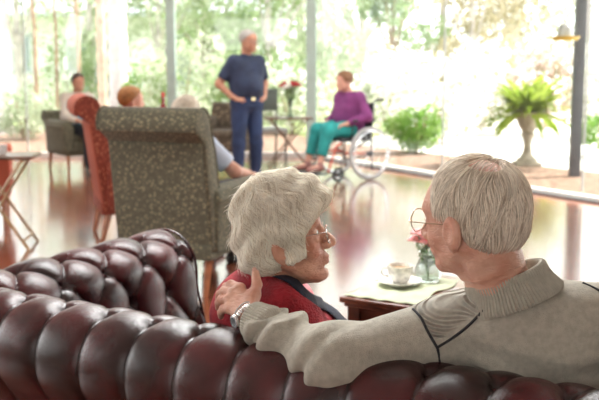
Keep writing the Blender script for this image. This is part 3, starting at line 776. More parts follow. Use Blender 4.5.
def armchair(name, label, loc, ang, m_back, m_body, w=.68, h=1.12, group=None, low=False):
    """forward is +Y; loc is the middle of the footprint"""
    root = empty(name, (loc[0], loc[1], 0), ang); tag(root, label, 'armchair', group)
    zs = .27; hb = h - .085; r = .095
    yb = -.34
    # back: a padded slab leaning back into a scroll that rolls over behind
    rk = lambda z: yb - (z - zs) * .13
    out = [(rk(zs) + .0, zs), (rk(hb - .12), hb - .12)]
    cy, cz = rk(hb) - .005, h - r
    for a in np.linspace(205, 20, 12): out.append((cy + r * math.cos(R_(a)), cz + r * math.sin(R_(a))))
    inn = [(rk(hb - .2) + .135, hb - .2), (rk(.62) + .15, .62), (rk(.45) + .15, .42), (rk(zs) + .14, zs)]
    prof = [p for p in out + inn]
    hw = w / 2 - .015
    bk = MB().prism(prof, -hw, hw, bev=.022).build('backrest', m_body, root)
    sc = MB(); pts = [(hw + .001, p[0], p[1]) for p in prof]
    for sx in (-1, 1): MB().tube([(sx * (hw - .004), p[0] , p[1]) for p in prof[2:-1]], .006, 6).build('piping', m_body, root)
    # outside back panel
    pan = [(rk(zs) - .008, zs - .01), (rk(hb - .13) - .008, hb - .13), (rk(hb - .13) + .02, hb - .13), (rk(zs) + .02, zs - .01)]
    MB().prism(pan, -hw + .02, hw - .02, bev=.004).build('back_panel', m_back, root)
    if m_back is not m_body:      # the plain cloth also covers the back of the roll
        ro = [(cy + (r + .004) * math.cos(R_(a)), cz + (r + .004) * math.sin(R_(a))) for a in np.linspace(215, 75, 12)]
        ri = [(cy + (r - .01) * math.cos(R_(a)), cz + (r - .01) * math.sin(R_(a))) for a in np.linspace(75, 215, 12)]
        MB().prism(ro + ri, -hw + .02, hw - .02, bev=.003).build('back_roll_cover', m_back, root)
    # arms
    za = .64
    for sx in (-1, 1):
        x0, x1 = sx * (w / 2 - .13), sx * (w / 2 + .015)
        a = MB().prism([(x0, .27), (x0, za - .07), (x0 + sx * .02, za - .01), (x0 + sx * .075, za + .02), (x1 - sx * .01, za - .005), (x1 + sx * .012, za - .06), (x1 - sx * .005, za - .12), (x1 - sx * .012, .27)], yb + .03, .35, bev=.022, axis='Y')
        a.build('arm', m_body, root)
    MB().box((0, .02, .33), (w - .22, .64, .14), bev=.02).build('seat_base', m_body, root)
    MB().box((0, .06, .44), (w - .27, .58, .12), bev=.04).build('seat_cushion', m_body, root)
    MB().box((0, -.02, .27), (w - .05, .68, .10), bev=.012).build('seat_rail', m_body, root)
    for sx in (-1, 1):
        for sy in (-1, 1):
            y = .29 if sy > 0 else -.30
            MB().tube([(sx * (w / 2 - .06), y + (0 if sy > 0 else -.06), 0), (sx * (w / 2 - .06), y, .24)], [.017, .027], 4).build('leg', m_legw, root)
    return root
gc = ground(165, 283)
armchair('armchair', 'high-backed olive leaf-patterned armchair turned away, nearest behind the sofa arm', (-0.70, 5.95), R_(-20), m_green, m_green, w=.68, h=1.13)
armchair('armchair', 'terracotta armchair with plain back and leaf-patterned side, left of the olive one', (-1.27, 7.60), R_(-72), m_redpl, m_redpt, w=.68, h=1.13)
armchair('armchair', 'small dark olive armchair at far left, under the person holding something pale', (at(77, 150, 12.1)[0], 12.1), R_(-145), m_green, m_green, w=.58, h=.76)
armchair('armchair', 'low brown patterned armchair behind the standing man', (at(226, 150, 12.4)[0], 12.5), R_(165), m_brown, m_brown, w=.66, h=.84)
armchair('armchair', 'red armchair cut off by the left edge behind the folding tray table', (-2.85, 8.15), R_(-75), m_redpl, m_redpl, w=.66, h=.82)

# dark dining chair by the folding table
def dining_chair(label, loc, ang):
    root = empty('dining_chair', (loc[0], loc[1], 0), ang); tag(root, label, 'chair')
    md = mat('dark_green_vinyl', (0.07, 0.085, 0.075), rough=.5); ml = mat('pale_seat_fabric', (0.55, 0.58, 0.55), rough=.8)
    MB().box((0, .0, .46), (.44, .44, .07), bev=.02).build('seat', ml, root)
    MB().box((0, -.22, .86), (.42, .04, .30), bev=.015).build('backrest', md, root)
    for sx in (-1, 1):
        MB().tube([(sx * .19, -.26, 0), (sx * .19, -.21, .45), (sx * .19, -.235, .98)], .014, 8).build('leg', md, root)
        MB().tube([(sx * .19, .19, 0), (sx * .19, .18, .44)], .014, 8).build('leg', md, root)
dining_chair('dark-backed chair with pale seat right of the standing man', (at(268, 130, 12.9)[0], 12.95), R_(200))

# folding tray tables
m_tray = mat('honey_wood', (0.42, 0.25, 0.11), rough=.35, coat=.3, var=.25, vscale=12)
m_trayd = mat('dark_tray_wood', (0.14, 0.07, 0.04), rough=.35, coat=.3, var=.25, vscale=12)
def tray_table(label, loc, ang, m, mt, w=.50, d=.38, h=.70):
    root = empty('folding_table', (loc[0], loc[1], 0), ang); tag(root, label, 'table')
    MB().box((0, 0, h - .012), (w, d, .024), bev=.006).build('table_top', mt, root)
    # X frames at both ends seen from the side, joined by bars
    for sy in (-1, 1):
        y = sy * (d / 2 - .03)
        for sx in (-1, 1):
            yy = y + sx * .012
            MB().tube([(sx * (w / 2 - .05), yy, .0), (-sx * (w / 2 - .07), yy, h - .024)], .012, 6).build('leg', m, root)
    for sx in (-1, 1):
        MB().tube([(sx * (w / 2 - .08), -d / 2 + .03, .07), (sx * (w / 2 - .08), d / 2 - .03, .07)], .009, 6).build('stretcher', m, root)
        MB().tube([(sx * (w / 2 - .07), -d / 2 + .02, h - .035), (sx * (w / 2 - .07), d / 2 - .02, h - .035)], .012, 6).build('stretcher', m, root)
    return root
tray_table('folding wooden tray table with crossed legs at the left edge', (at(-2, 150, 7.1)[0], 7.1), R_(4), m_tray, m_trayd, w=.56, d=.40, h=.70)
ft = at(288, 117, 12.55)
tray_table('small folding table carrying the red and white flowers', (ft[0], ft[1]), R_(6), m_trayd, m_trayd, w=.62, d=.40, h=ft[2])
# cup on the left tray table
cp = at(-1, 150, 7.0)
cupb = MB().lathe([(0, 0), (.028, 0), (.04, .03), (.045, .075), (.042, .075), (.036, .03), (0, .008)], n=24).build('beaker', m_rail); cupb.location = (cp[0], 7.05, .70)
tag(cupb, 'pale cup on the tray table at the left edge', 'cup')
# vase of red and white flowers
def roses():
    z = ft[2]
    v = empty('flower_vase', (ft[0] + .03, ft[1] - .02, z)); tag(v, 'slim green glass vase on the small folding table', 'vase')
    MB().lathe([(0, 0), (.04, 0), (.045, .01), (.014, .05), (.014, .10), (.032, .18), (.045, .24), (.042, .24), (.026, .17), (0, .11)], n=24).build('vessel', mat('green_glass', (.25, .36, .25), rough=.1, trans=.5), v)
    f = empty('flower_bunch', (ft[0] + .03, ft[1] - .02, z + .17)); tag(f, 'bunch of dark red and white flowers on the folding table', 'flowers')
    mr = mat('red_petals', (0.40, 0.01, 0.02), rough=.6, var=.3, vscale=30); mw_ = mat('cream_petals', (0.9, 0.88, 0.8), rough=.6); ms = mat('rose_stem', (.08, .16, .05), rough=.7)
    for i, (x, y, zz, m) in enumerate([(-.115, 0, .24, mr), (-.07, .03, .27, mr), (-.02, -.04, .25, mw_), (.03, .03, .28, mr), (.08, -.02, .27, mr), (.11, .02, .25, mr), (-.06, -.05, .22, mw_), (.01, 0, .21, mw_), (.05, -.04, .25, mr)]):
        s_ = MB().tube([(0, 0, -.1), (x * .35, y * .3, .06), (x, y, zz)], .004, 5).build('stem', ms, f)
        p = MB()
        for j in range(10):
            a = j * 2.4; rr = .008 + .002 * j
            p.sphere((x + math.cos(a) * rr, y + math.sin(a) * rr, zz + .012 - .002 * j), (.022, .022, .015), 7)
        p.build('bloom', m, s_)
    V, F = leaf_cloud([(0, 0, .12, .08, .07, .09), (0, 0, .2, .11, .08, .05)], 220, .03, 9); MB().add(V, F).build('leaves', g_dark, f, False)
roses()
# small round table hidden behind the olive chair, with the dark red bottle
def bottle():
    q = at(163, 100, 8.6)
    t = empty('round_table', (q[0], q[1], 0)); tag(t, 'small round table behind the olive armchair, under the dark red bottle', 'table')
    MB().lathe([(0, .72), (.24, .72), (.25, .73), (.25, .745), (0, .745)], n=36).build('table_top', m_wood, t)
    MB().lathe([(0, 0), (.16, 0), (.16, .02), (.03, .05), (.025, .4), (.03, .72), (0, .72)], n=24).build('pedestal', m_wood, t)
    b_ = empty('bottle', (q[0], q[1], .745)); tag(b_, 'dark red bottle just above the olive armchair back', 'bottle')
    MB().lathe([(0, 0), (.034, 0), (.036, .01), (.036, .20), (.03, .235), (.014, .27), (.0135, .33), (0, .33)], n=24).build('body', mat('dark_red_glass', (.22, .02, .025), rough=.12), b_)
    MB().lathe([(0, .325), (.016, .325), (.016, .365), (0, .37)], n=20).build('cap', mat('red_foil', (.55, .03, .04), rough=.3), b_)
bottle()

# ------------------------------------------------------------------ people
UP = np.array([0, 0, 1.0])
def skin_mat(name, base, blot, rough=.5, wr=0.35, scale=38):
    m = mat(name, base, rough=rough, spec=.4, sss=.12, col2=blot, vscale=22, aniso_detail=5)
    N, L, b = nodes(m)
    tc = N.new('ShaderNodeTexCoord'); mp = N.new('ShaderNodeMapping'); mp.inputs['Scale'].default_value = (1, 1, 2.6); L.new(tc.outputs['Object'], mp.inputs['Vector'])
    n = N.new('ShaderNodeTexNoise'); n.inputs['Scale'].default_value = scale; n.inputs['Detail'].default_value = 6; n.inputs['Distortion'].default_value = 1.2; L.new(mp.outputs[0], n.inputs['Vector'])
    bp = N.new('ShaderNodeBump'); bp.inputs['Strength'].default_value = wr; bp.inputs['Distance'].default_value = .008; L.new(n.outputs['Fac'], bp.inputs['Height']); L.new(bp.outputs['Normal'], b.inputs['Normal'])
    return m
m_eye = mat('eye_white', (0.75, 0.72, 0.68), rough=.2); m_iris = mat('eye_iris', (0.10, 0.09, 0.08), rough=.15)
m_lip = (0.62, 0.30, 0.27)

class Head:
    def __init__(s, c, fwd, up=UP, sc=1.0): s.c = np.asarray(c, float); s.M = frame(fwd, up); s.sc = sc
    def loc(s, P): return ((P - s.c) @ s.M) / s.sc
    def w(s, p): return s.c + s.M @ (np.asarray(p, float) * s.sc)

def head_local(L, age=1.0, female=False, detail=True):
    d = ell(L, (-.004, 0, .050), (.099, .076, .084))
    d = su(d, ell(L, (.040, 0, -.012), (.056, .058, .078)), .025)
    d = su(d, ell(L, (.055, 0, .045), (.045, .056, .045)), .02)
    for s_ in (-1, 1):
        d = su(d, rc(L, (-.002, s_ * .056, -.030), (.066, s_ * .020, -.082), .017, .017), .022)
        d = su(d, sph(L, (.060, s_ * .036, -.022), .022), .018)
    d = su(d, ell(L, (.079, 0, -.084), (.020, .024, .017)), .014)
    d = su(d, ell(L, (.078, 0, -.048), (.028, .030, .026)), .014)
    if not detail:
        d = su(d, rc(L, (.092, 0, .018), (.113, 0, -.016), .008, .012), .012)
        for s_ in (-1, 1):
            d = ss(d, sph(L, (.101, s_ * .031, .018), .014), .012)
            d = su(d, ell(L, (.0, s_ * .078, .0), (.017, .009, .031)), .006)
        return d
    # brow ridge, sockets, nose
    d = su(d, rc(L, (.083, -.030, .040), (.083, .030, .040), .012, .012), .014)
    for s_ in (-1, 1):
        d = ss(d, ell(L, (.104, s_ * .031, .018), (.020, .019, .013)), .014)
        d = su(d, sph(L, (.0755, s_ * .031, .017), .0145), .003)                       # closed over lid mass
        d = ss(d, ell(L, (.094, s_ * .031, .0165), (.012, .0130, .0042)), .002)        # lid opening
        d = su(d, rc(L, (.087, s_ * .020, .004), (.080, s_ * .042, .003), .004, .004), .006)  # bag below the eye
    d = su(d, rc(L, (.093, 0, .026), (.117, 0, -.012), .0075, .0125), .012)
    d = su(d, ell(L, (.118, 0, -.016), (.0125, .012, .0115)), .006)
    for s_ in (-1, 1):
        d = su(d, ell(L, (.106, s_ * .0135, -.020), (.012, .008, .009)), .005)
        d = ss(d, sph(L, (.110, s_ * .0075, -.0295), .0042), .003)
        # nasolabial fold
        d = ss(d, rc(L, (.101, s_ * .021, -.020), (.088, s_ * .034, -.052), .0018, .0020), .006 )
    # lips
    d = su(d, rc(L, (.088, -.019, -.0485), (.0885, .019, -.0485), .0045, .0045), .006)
    d = su(d, ell(L, (.0995, 0, -.0455), (.0085, .017, .0052)), .004)
    d = su(d, ell(L, (.0975, 0, -.0570), (.0085, .015, .0058)), .004)
    d = ss(d, rc(L, (.092, -.024, -.052), (.108, 0, -.0508), .0012, .0014), .002)
    d = ss(d, rc(L, (.092, .024, -.052), (.108, 0, -.0508), .0012, .0014), .002)
    d = ss(d, rc(L, (.092, -.012, -.069), (.092, .012, -.069), .004, .004), .008)
    # ears
    for s_ in (-1, 1):
        e = ell(L, (-.007, s_ * .082, .003), (.0205, .0105, .035))
        e = ss(e, ell(L, (.000, s_ * .0915, .006), (.0110, .0070, .0210)), .004)
        e = ss(e, ell(L, (-.010, s_ * .0930, .008), (.0035, .004, .022)), .003)
        e = su(e, ell(L, (-.002, s_ * .0790, -.028), (.0095, .0055, .0105)), .005)
        e = su(e, ell(L, (.0115, s_ * .078, -.003), (.0045, .005, .007)), .003)
        d = su(d, e, .004)
    return d

def old_skin(L, d, amp=.0009):
    m = np.exp(-((L[:, 0] - .06) / .05) ** 2)
    d = d + amp * fnoise(L * np.array([1, 1, 1.7]), 260, 4) * m
    for z0 in (.052, .062, .072): d = d + .0007 * np.exp(-((L[:, 2] - z0 - .004 * np.sin(L[:, 1] * 60)) / .0018) ** 2) * (L[:, 0] > .06)
    for s_ in (-1, 1):      # crow's feet
        for k in range(3):
            p = np.array([.070, s_ * .046, .018]); q = p + np.array([-.022, s_ * .008, -.012 + .011 * k])
            ab = q - p; t = np.clip(((L - p) @ ab) / (ab @ ab), 0, 1); dd = np.linalg.norm(L - p - t[:, None] * ab, axis=1)
            d = d + .0010 * np.exp(-(dd / .0016) ** 2)
    return d

# fingers and hands ---------------------------------------------------------------
def hand_sdf(P, wrist, fwd, back, side, curl=.35, sc=1.0, thumb_out=.7, spread=.12):
    """fwd: wrist to knuckles; back: out of the back of the hand; side: +1/-1 where the thumb sits along cross(fwd, back)"""
    f = nrm(fwd); u = nrm(np.asarray(back, float) - f * (np.asarray(back) @ f)); l = np.cross(f, u) * side; M = np.stack([f, l, u], 1)
    L = ((P - np.asarray(wrist, float)) @ M) / sc
    d = rc(L, (-.02, 0, 0), (.02, 0, 0), .024, .024)
    d = su(d, ell(L, (.048, 0, 0), (.050, .041, .016)), .012)
    res = None
    for i, (y, ln) in enumerate(((.030, .072), (.010, .080), (-.010, .074), (-.029, .058))):
        a = curl * .6; p = np.array([.085 - abs(y) * .15 - (.006 if i == 3 else 0), y, 0.002]); pts = [p - np.array([.035, y * .3, 0]), p]
        for k, fr in enumerate((.45, .30, .25)):
            v = np.array([math.cos(a), y * spread * 8 * math.cos(a) * .5, -math.sin(a)]); p = p + v * ln * fr; pts.append(p); a += curl * 1.25
        d2 = chain(L, pts, [.0085, .0095, .0085, .0078, .0066], .003)
        res = d2 if res is None else np.minimum(res, d2)
    d = su(d, res, .004)
    th = [np.array([.012, .022, -.004]), np.array([.040, .022 + .028 * thumb_out, -.010]), np.array([.066, .026 + .036 * thumb_out, -.016]), np.array([.088, .026 + .036 * thumb_out, -.022])]
    d = su(d, chain(L, th, [.014, .012, .0105, .0085], .004), .008)
    return d * sc

def person(label, J, H, colors, cell=.012, group=None, short=True, hair=None, shoes=True, female=False, bulk=1.0, belly=0.0, trousers='trousers', shirt='shirt', hands=None, hair_len=0.0, head_detail=False, extra=None):
    """J: joints in the place's own coordinates. L/R are the person's own sides"""
    root = empty('person', J['root']); tag(root, label, 'person', group)
    sk = colors['skin']
    sL, sR, hL, hR = J['shL'], J['shR'], J['hipL'], J['hipR']
    nb, pel = J['neck'], (J['hipL'] + J['hipR']) / 2
    fw = nrm(J['fwd'])
    def torso(P, o=0.0):
        a = .105 * bulk + o
        up_ = (sL + sR) / 2
        l1 = sL * .60 + up_ * .40 - (up_ - pel) * .16; r1 = sR * .60 + up_ * .40 - (up_ - pel) * .16
        d = np.minimum(rc(P, l1, hL, a, .105 * bulk + o), rc(P, r1, hR, a, .105 * bulk + o))
        d = su(d, rc(P, sL, sR, .058 * bulk + o, .058 * bulk + o), .06)
        d = su(d, rc(P, up_ - (up_ - pel) * .2, pel, .11 * bulk + o, .11 * bulk + o), .05)
        if female:
            for s_, q in ((1, sL), (-1, sR)):
                c = q * .48 + up_ * .52 - (up_ - pel) * .38 + fw * .085; d = su(d, sph(P, c, .062 + o), .04)
        if belly: d = su(d, sph(P, pel * .6 + up_ * .4 + fw * .05, .12 + belly + o), .06)
        return su(d, rc(P, up_ - (up_ - pel) * .05, nb, .06 * bulk + o, .052 + o * .6), .04)
    def arm(P, s_, o=0.0):
        return chain(P, [J['sh' + s_], J['el' + s_], J['wr' + s_]], [.053 * bulk + o, .042 * bulk + o, .027 + o], .03)
    def leg(P, s_, o=0.0):
        return chain(P, [J['hip' + s_], J['kn' + s_], J['an' + s_]], [.090 * bulk + o, .060 * bulk + o, .040 + o], .03)
    def body(P):
        d = su(torso(P, -.008), rc(P, nb, H.w((-.018, 0, -.03)), .056 * H.sc, .054 * H.sc), .02)
        for s_ in 'LR':
            d = su(d, arm(P, s_), .02); d = su(d, leg(P, s_, -.008), .02)
            ft = nrm(J.get('toe' + s_, J['an' + s_] + fw * .15) - J['an' + s_]); d = su(d, rc(P, J['an' + s_] + np.array([0, 0, -.03]), J['an' + s_] + ft * .14 + np.array([0, 0, -.045]), .035, .028), .01)
        return su(d, head_local(H.loc(P), detail=False) * H.sc, .012)
    allp = np.array([v for k, v in J.items() if k not in ('fwd', 'root')] + [H.w((0, 0, .15)), H.w((.1, 0, 0))])
    lo = allp.min(0) - .17; hi = allp.max(0) + .17
    parts = [sdf_mesh(body, lo, hi, cell)]
    for s_, sd in (('L', 1), ('R', -1)):
        hd = (hands or {}).get(s_)
        f = nrm(J['wr' + s_] - J['el' + s_]) if not hd else nrm(hd[0])
        bk = (UP if not hd else np.asarray(hd[1])); cu = .35 if not hd or len(hd) < 3 else hd[2]
        w_ = J['wr' + s_]
        parts.append(sdf_mesh(lambda P: hand_sdf(P, w_, f, bk, sd, cu), w_ - .16, w_ + .16, .0055))
    mesh_from('body', parts, sk, root)
    # shirt
    def noise(P, a=.006): return a * fnoise(P * np.array([1, 1, .6]), 26, 2)
    def shirt_f(P):
        d = torso(P, .010) + noise(P)
        d = np.maximum(d, plane(P, nb + (nb - pel) * -.0, nb - pel) - .012)
        for s_ in 'LR':
            a = arm(P, s_, .012 if not short else .020) + noise(P, .004)
            if short: a = np.maximum(a, plane(P, J['sh' + s_] * .22 + J['el' + s_] * .78, J['el' + s_] - J['sh' + s_]))
            else: a = np.maximum(a, plane(P, J['wr' + s_] * .93 + J['el' + s_] * .07, J['wr' + s_] - J['el' + s_]))
            d = su(d, a, .03)
        hem = J.get('hem', pel + (nb - pel) * .10)
        return np.maximum(d, plane(P, hem, pel - nb))
    so = mesh_from(shirt, [sdf_mesh(shirt_f, lo, hi, cell)], colors['shirt'], root)
    def trou(P):
        d = torso(P, .006)
        d = np.maximum(d, plane(P, pel + (nb - pel) * .14, nb - pel))
        for s_ in 'LR':
            a = leg(P, s_, .014) + noise(P, .006)
            cut = J['an' + s_] * colors.get('tlen', .96) + J['kn' + s_] * (1 - colors.get('tlen', .96))
            d = su(d, np.maximum(a, plane(P, cut, J['an' + s_] - J['kn' + s_])), .02)
        return d
    mesh_from(trousers, [sdf_mesh(trou, lo, hi, cell)], colors['trousers'], root)
    if shoes:
        for s_ in 'LR':
            an = J['an' + s_]; ft = nrm(J.get('toe' + s_, an + fw * .15) - an)
            def sh(P):
                d = rc(P, an + ft * -.03 + np.array([0, 0, -.042]), an + ft * .165 + np.array([0, 0, -.055]), .040, .033)
                d = su(d, rc(P, an, an + np.array([0, 0, -.04]), .040, .042), .02)
                return np.maximum(d, -(P[:, 2] - (an[2] - .085)))
            mesh_from('shoe', [sdf_mesh(sh, an - .26, an + .26, .009)], colors['shoe'], root)
    if hair is not None:
        mesh_from('hair', [sdf_mesh(lambda P: hair(H.loc(P)) * H.sc, H.c - .2, H.c + .2, .0065)], colors['hair'], root)
    if extra: extra(root, J, H)
    return root

def short_hair(front=.055, low=-.02, thick=.012, side=-.01):
    def f(L):
        d = ell(L, (-.006, 0, .052), (.099 + thick, .077 + thick, .084 + thick)) + .003 * fnoise(L * np.array([1, 1, 1.0]), 110, 6)
        # keep behind the hairline: a slanted plane from forehead to above the ear and down the nape
        cut = np.minimum(plane(L, (.070, 0, .088), (1, 0, -1.1)), 9)
        cut2 = -(L[:, 2] - np.where(L[:, 0] > -.012, side + .02 + (L[:, 0] + .01) * .6, low))
        return np.maximum(np.maximum(d, cut), cut2)
    return f
sk_old = skin_mat('aged_skin', (0.56, 0.29, 0.20), (0.47, 0.20, 0.13))
sk_tan = skin_mat('tanned_skin', (0.50, 0.26, 0.17), (0.42, 0.19, 0.12))
sk_pale = skin_mat('fair_skin', (0.66, 0.38, 0.29), (0.58, 0.29, 0.21))
m_hair_grey = mat('grey_hair', (0.34, 0.32, 0.29), rough=.7, var=.3, vscale=60, bump=.6, bscale=120)
m_hair_brown = mat('brown_hair', (0.20, 0.095, 0.045), rough=.65, var=.3, vscale=60, bump=.6, bscale=120)
m_hair_dark = mat('dark_hair', (0.05, 0.03, 0.02), rough=.6, var=.3, vscale=60, bump=.6, bscale=120)
m_hair_auburn = mat('auburn_hair', (0.33, 0.14, 0.04), rough=.65, var=.3, vscale=60, bump=.6, bscale=120)
m_hair_cream = mat('cream_hair', (0.72, 0.66, 0.55), rough=.8, var=.15, vscale=60, bump=.8, bscale=90)
m_denim = mat('blue_denim', (0.020, 0.038, 0.100), rough=.85, var=.25, vscale=9, bump=.4, bscale=160)
m_navy = mat('navy_shirt_cloth', (0.020, 0.030, 0.066), rough=.85, var=.2, vscale=9, bump=.3, bscale=120)
m_blackcl = mat('black_cloth', (0.015, 0.016, 0.022), rough=.85, var=.2)
m_shoe = mat('black_shoe_leather', (0.02, 0.018, 0.016), rough=.35)
def A(*v): return np.array(v, float)

# standing man, hands on hips
def standing_man():
    d = 10.4; x = at(247, 100, d)[0]; gz = 0.0
    fw = nrm(A(.58, -.81, 0)); lf = np.cross(UP, fw)       # looks to the right and a little towards us
    def j(f, l, z): return A(x, d, 0) + fw * f + lf * l + UP * z
    J = dict(root=j(0, 0, 0), fwd=fw, neck=j(-.005, 0, 1.455), shL=j(-.01, .160, 1.385), shR=j(-.01, -.160, 1.385),
             elL=j(-.10, .295, 1.145), elR=j(-.10, -.295, 1.145), wrL=j(.035, .205, 1.005), wrR=j(.035, -.205, 1.005),
             hipL=j(0, .085, .93), hipR=j(0, -.085, .93), knL=j(.03, .10, .50), knR=j(.0, -.11, .50), anL=j(0, .11, .085), anR=j(-.02, -.12, .085),
             toeL=j(.15, .13, .085), toeR=j(.13, -.15, .085), hem=j(0, 0, 1.00))
    H = Head(j(.03, 0, 1.585), nrm(A(.80, -.58, -.05)), UP, 1.02)
    def extra(root, J, H):
        mb = MB()
        pts = [j(.118 * math.cos(a) + .0, .172 * math.sin(a), .985) for a in np.linspace(0, 2 * math.pi, 33)[:-1]]
        V = []; F = []
        for i, p in enumerate(pts):
            n = nrm(p - j(0, 0, .985)); 
            V += [p + n * .004 - UP * .018, p + n * .004 + UP * .018, p - n * .003 + UP * .018, p - n * .003 - UP * .018]
            k = ((i + 1) % 32) * 4
            for a, b_ in ((0, 1), (1, 2), (2, 3), (3, 0)): F.append((i * 4 + a, k + a, k + b_, i * 4 + b_))
        bo = mb.add(V, F).build('belt', mat('tan_belt', (.20, .12, .07), rough=.5), root, keep_world=True)
        MB().box(j(.125, 0, .985), (.05, .012, .04), rot=Matrix.Rotation(math.atan2(fw[1], fw[0]) + math.pi / 2, 4, 'Z'), bev=.003).build('buckle', mat('brass_buckle', (.6, .5, .3), rough=.3, metal=1), bo, keep_world=True)
        # collar
        c = MB()
        for s_ in (-1, 1): c.add([j(.045, s_ * .012, 1.43), j(.085, s_ * .075, 1.405), j(.03, s_ * .085, 1.455), j(-.03, s_ * .06, 1.475), j(.05, s_ * .01, 1.395)], [(0, 4, 1, 2, 3)])
        o = c.build('collar', m_navy, root, keep_world=True); md = o.modifiers.new('t', 'SOLIDIFY'); md.thickness = .006
        glasses(H, root, .0022, mat('glasses_wire', (.25, .22, .2), rough=.3, metal=.8), lens=False)
    hands = {'L': (nrm(A(*(fw * .6 - lf * .75 - UP * .15))), fw * .2 + lf * .9 + UP * .5, .3), 'R': (nrm(A(*(fw * .6 + lf * .75 - UP * .15))), fw * .2 - lf * .9 + UP * .5, .3)}
    person('standing elderly person in navy short-sleeved shirt and jeans with hands on hips', J, H, dict(skin=sk_tan, shirt=m_navy, trousers=m_denim, shoe=m_shoe, hair=m_hair_grey), short=True, hair=short_hair(thick=.006), bulk=.98, belly=.008, hands=hands, extra=extra)

def glasses(H, root, r, m, lens=True, z=.014, w_=.026, h=.020, x=.108, name='glasses', temple_z=.018):
    g = MB()
    for s_ in (-1, 1):
        pts = [H.w((x - abs(math.cos(a) * w_ + 0) * .10 - .004 * (math.cos(a) * 1 > .5), s_ * (.033 + math.cos(a) * w_), z + math.sin(a) * h * (1 if math.sin(a) > 0 else 1.05))) for a in np.linspace(0, 2 * math.pi, 29)[:-1]]
        g.tube(pts, r, 6, closed=True)
        g.tube([H.w((x - .004, s_ * (.033 + w_), z + .008)), H.w((x - .012, s_ * .072, temple_z)), H.w((.05, s_ * .0795, temple_z + .001)), H.w((.0, s_ * .0835, temple_z + .002)), H.w((-.014, s_ * .083, .004))], r, 6)
        g.tube([H.w((x, s_ * .011, z - .001)), H.w((x - .008, s_ * .010, z - .012))], r * .7, 5)
    g.tube([H.w((x, -.008, z + .003)), H.w((x + .003, 0, z + .006)), H.w((x, .008, z + .003))], r, 6)
    o = g.build(name, m, root, keep_world=True)
    if lens:
        q = MB()
        for s_ in (-1, 1):
            V = [H.w((x - .001, s_ * .033, z))] + [H.w((x - abs(math.cos(a) * w_) * .10, s_ * (.033 + math.cos(a) * w_), z + math.sin(a) * h)) for a in np.linspace(0, 2 * math.pi, 29)[:-1]]
            q.add(V, [(0, 1 + k, 1 + (k + 1) % 28) for k in range(28)])
        q.build('lens', glass_mat('lens_glass', (.97, .98, .97)), o, keep_world=True)
    return o

